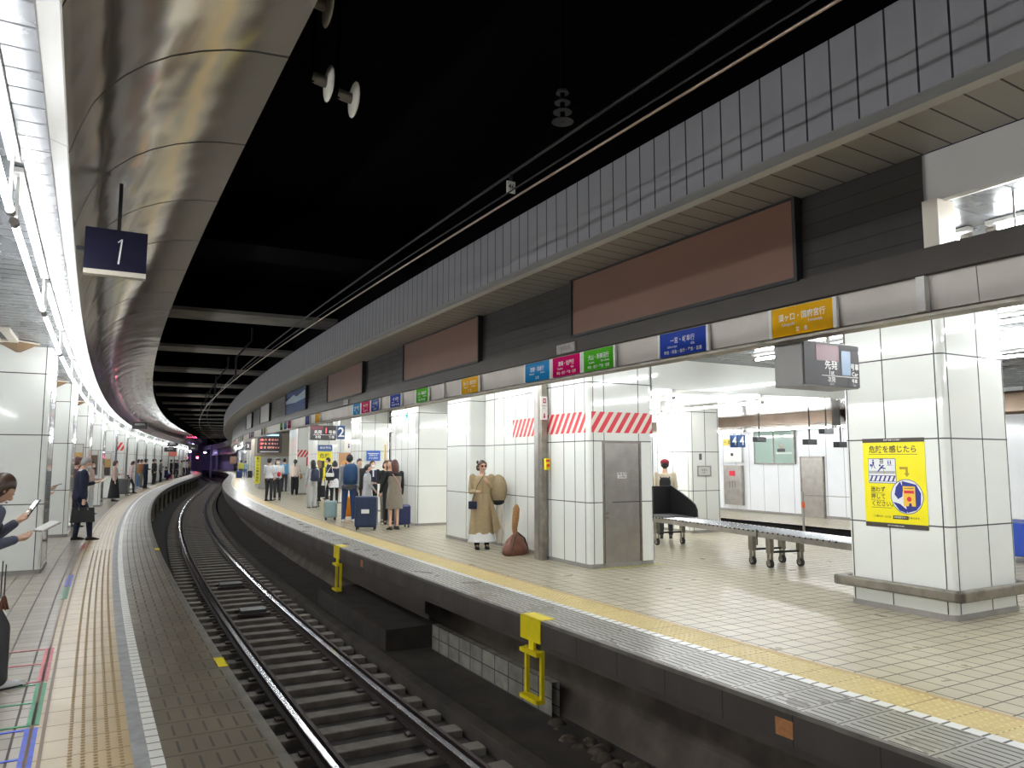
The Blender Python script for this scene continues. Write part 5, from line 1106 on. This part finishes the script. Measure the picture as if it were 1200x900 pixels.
suitcase(18.7, 2.93, 25, .78, .50, .32, (.014, .028, .075), 'large navy suitcase with a white tag in the middle of the group', tag_=True)
e, M, hd, LM, HM = person(23.8, 4.5, 180, 1.60, 'woman in a dark navy sweater with a white face mask facing the camera', c_navy, c_black, sh_b, HBR, 'bob', 'hold', 'low', vox=.016, collar=c_white, mask=True, eyes=True)
e, M, hd, LM, HM = person(18.45, 3.52, -6, 1.62, 'woman in a taupe sleeveless dress over black sleeves with reddish hair, seen from behind', c_black, None, sh_b, HRD, 'long', 'pull', 'down', vox=.013, vest=c_olive, skirt=(c_olive, ((.60, .088, .07), (.52, .115, .085), (.42, .125, .098), (.30, .130, .105))), legs='stand')
b = MB(); b.T = LM
b.tube([(-.10, -.10, 1.30), (.02, -.125, 1.15), (.14, -.09, .92)], .009, mat('pink strap', (.55, .25, .22), .5), 6); tag(b.build('shoulder_strap', e))
suitcase(18.9, 3.86, -10, .55, .38, .25, (.010, .02, .09), 'small dark blue suitcase standing right of the woman in the taupe dress', handle=False)
person(20.75, 4.02, 185, 1.60, 'woman with dark brown hair half hidden behind the taupe dress', c_black, cloth('leopard', (.20, .18, .16)), sh_b, HBR, 'bob', 'hold', 'hold', vox=.018)
person(20.1, 3.92, 200, 1.62, 'woman in black with long brown hair facing the camera, right of the taupe dress', c_black, c_black, sh_b, HBR, 'long', 'low', 'down', vox=.018, eyes=True)
person(24.0, 4.15, 170, 1.66, 'person with dark hair just visible behind the taupe dress woman', c_char, c_char, sh_b, HBR, 'short', 'down', 'down', vox=.022)
# woman in the long coat
e, M, hd, LM, HM = person(14.0, 3.72, 198, 1.60, 'woman in a long beige coat and white skirt with sunglasses by the recessed wall', c_beige, c_black, sh_b, HBR, 'curly', 'chest', 'hold', vox=.011,
    coat=[(.62, .098, .082, 0), (.54, .120, .098, 0), (.42, .128, .11, 0), (.28, .140, .115, -.005), (.17, .150, .12, -.01)], skirt=(cloth('white cotton', (.75, .74, .72)), ((.40, .10, .08), (.2, .125, .105), (.12, .155, .13), (.085, .165, .135))), glasses=True, eyes=True, wide=1.12, turn=-12)
b = MB(); b.box(-.006, .006, .135, .15, .30, 1.20, mat('coat placket', (.26, .19, .10), .8)); b.build('coat_placket', e)
b = MB(); b.loft([[(-.20, .04, .86), (-.15, .12, .86), (-.12, .14, .86), (-.16, .02, .86)], [(-.34, .10, .38), (-.22, .2, .30), (-.19, .2, .30), (-.30, .06, .38)]], c_beige, True, False); b.build('coat_flap', e)
o = item('shoulder_bag', M @ Matrix.Translation((.19, .16, .80)), 'small dark blue shoulder bag held in front of the beige coat', 'bag'); b = MB(); b.box(-.075, .075, -.03, .03, -.07, .07, c_navy); b.build('bag_body', o, bevel=.015); b = MB(); b.tube([(0, 0, .06), (-.08, .02, .35), (-.24, -.08, .58)], .006, M_black, 5); b.build('bag_strap', o)
o = item('tote_bag', M @ Matrix.Translation((-.31, -.02, .80)), 'bulging beige and black tote bag on the shoulder of the woman in the coat', 'bag')
b = MB(); b.ell((0, -.02, .27), .17, .17, .28, cloth('tote beige', (.30, .23, .13)), 16, 10); b.build('bag_body', o); b = MB(); b.ell((.0, -.02, .06), .12, .13, .08, c_black, 12, 8); b.build('bag_base', o)
o = item('cloth_scarf', M @ Matrix.Translation((-.33, -.03, .38)), 'pale cream cloth hanging below the tote bag', 'cloth'); b = MB(); b.loft([[(x*w_, y*w_, z) for x, y in ((-.05, -.05), (.05, -.05), (.05, .05), (-.05, .05))] for z, w_ in ((.45, .8), (.25, 1.3), (.05, 1.0), (-.1, 1.3), (-.28, .9))], cloth('cream cloth', (.60, .54, .46))); b.build('cloth_body', o)
# brown bag with a furry tail on the floor
e = empty('leather_bag', 12.95, 3.86, 0, -20, 'slumped brown leather bag with a furry handle standing against the recessed wall', 'bag'); m = mat('brown leather', (.22, .085, .05), .38, noise=.45, nscale=9, bump=.6)
b = MB(); k = 18; b.loft([[(rx*math.cos(2*math.pi*j/k)*(1 + .05*math.sin(4*2*math.pi*j/k)), ry*math.sin(2*math.pi*j/k), z) for j in range(k)] for z, rx, ry in ((0, .26, .13), (.03, .31, .16), (.12, .30, .15), (.24, .22, .11), (.33, .10, .05), (.36, .02, .02))], m); b.build('bag_body', e)
b = MB(); b.tube([(-.22, -.12, .06), (-.12, -.10, .28), (0, -.05, .38), (.12, -.10, .28), (.22, -.10, .08)], .016, mat('dark trim leather', (.06, .025, .015), .4), 6); b.build('bag_handle', e)
b = MB(); b.tube([(.0, 0, .30), (-.02, 0, .45), (.01, 0, .62), (.03, 0, .78), (.035, 0, .85)], [.035, .05, .062, .058, .02], mat('tan fur', (.42, .21, .08), .95, noise=.5, nscale=50, bump=1), 12); b.build('fur_tail', e)
# man with a maroon cap by the conveyor
e, M, hd, LM, HM = person(13.9, 7.92, 40, 1.62, 'man in a maroon cap and cream jacket behind the black conveyor hood', cloth('cream jacket', (.55, .48, .36)), c_char, sh_b, HB, 'short', 'down', 'hold', vox=.014, cap=(cloth('maroon', (.22, .01, .02)), 'ball'))
backpack(M, LM, 1.62, (.012, .012, .014), 'black backpack on the man in the maroon cap', .8)
# far right platform people
person(77, 2.75, 0, 1.66, 'person in a yellow top and blue trousers far along the right platform', cloth('yellow', (.65, .62, .10)), c_jean, sh_w, HB, 'short', 'down', 'down', vox=.03)
person(77.5, 3.15, 10, 1.60, 'person in pale blue far along the right platform', cloth('pale blue', (.35, .50, .60)), c_ljean, sh_w, HB, 'short', 'down', 'down', vox=.03)
suitcase(74, 2.6, 0, .7, .45, .3, (.02, .06, .22), 'blue suitcase beside the yellow topped person far away', handle=False)
suitcase(74.6, 3.55, 0, .7, .4, .3, (.03, .03, .04), 'black suitcase right of the pale blue person far away', handle=False)
person(112, 2.85, 180, 1.66, 'tiny figure in a long black coat at the far right end', c_black, c_black, sh_b, HB, 'bob', 'down', 'down', vox=.03, coat=[(.6, .09, .07, 0), (.4, .12, .1, 0), (.15, .14, .12, 0)])
# seated dark figure at the right edge
person(8.95, 10.0, 190, 1.6, 'person in dark clothes partly visible at the right edge beyond the big column', c_black, c_black, sh_b, HB, 'short', 'hold', 'hold', vox=.02, lean=15)
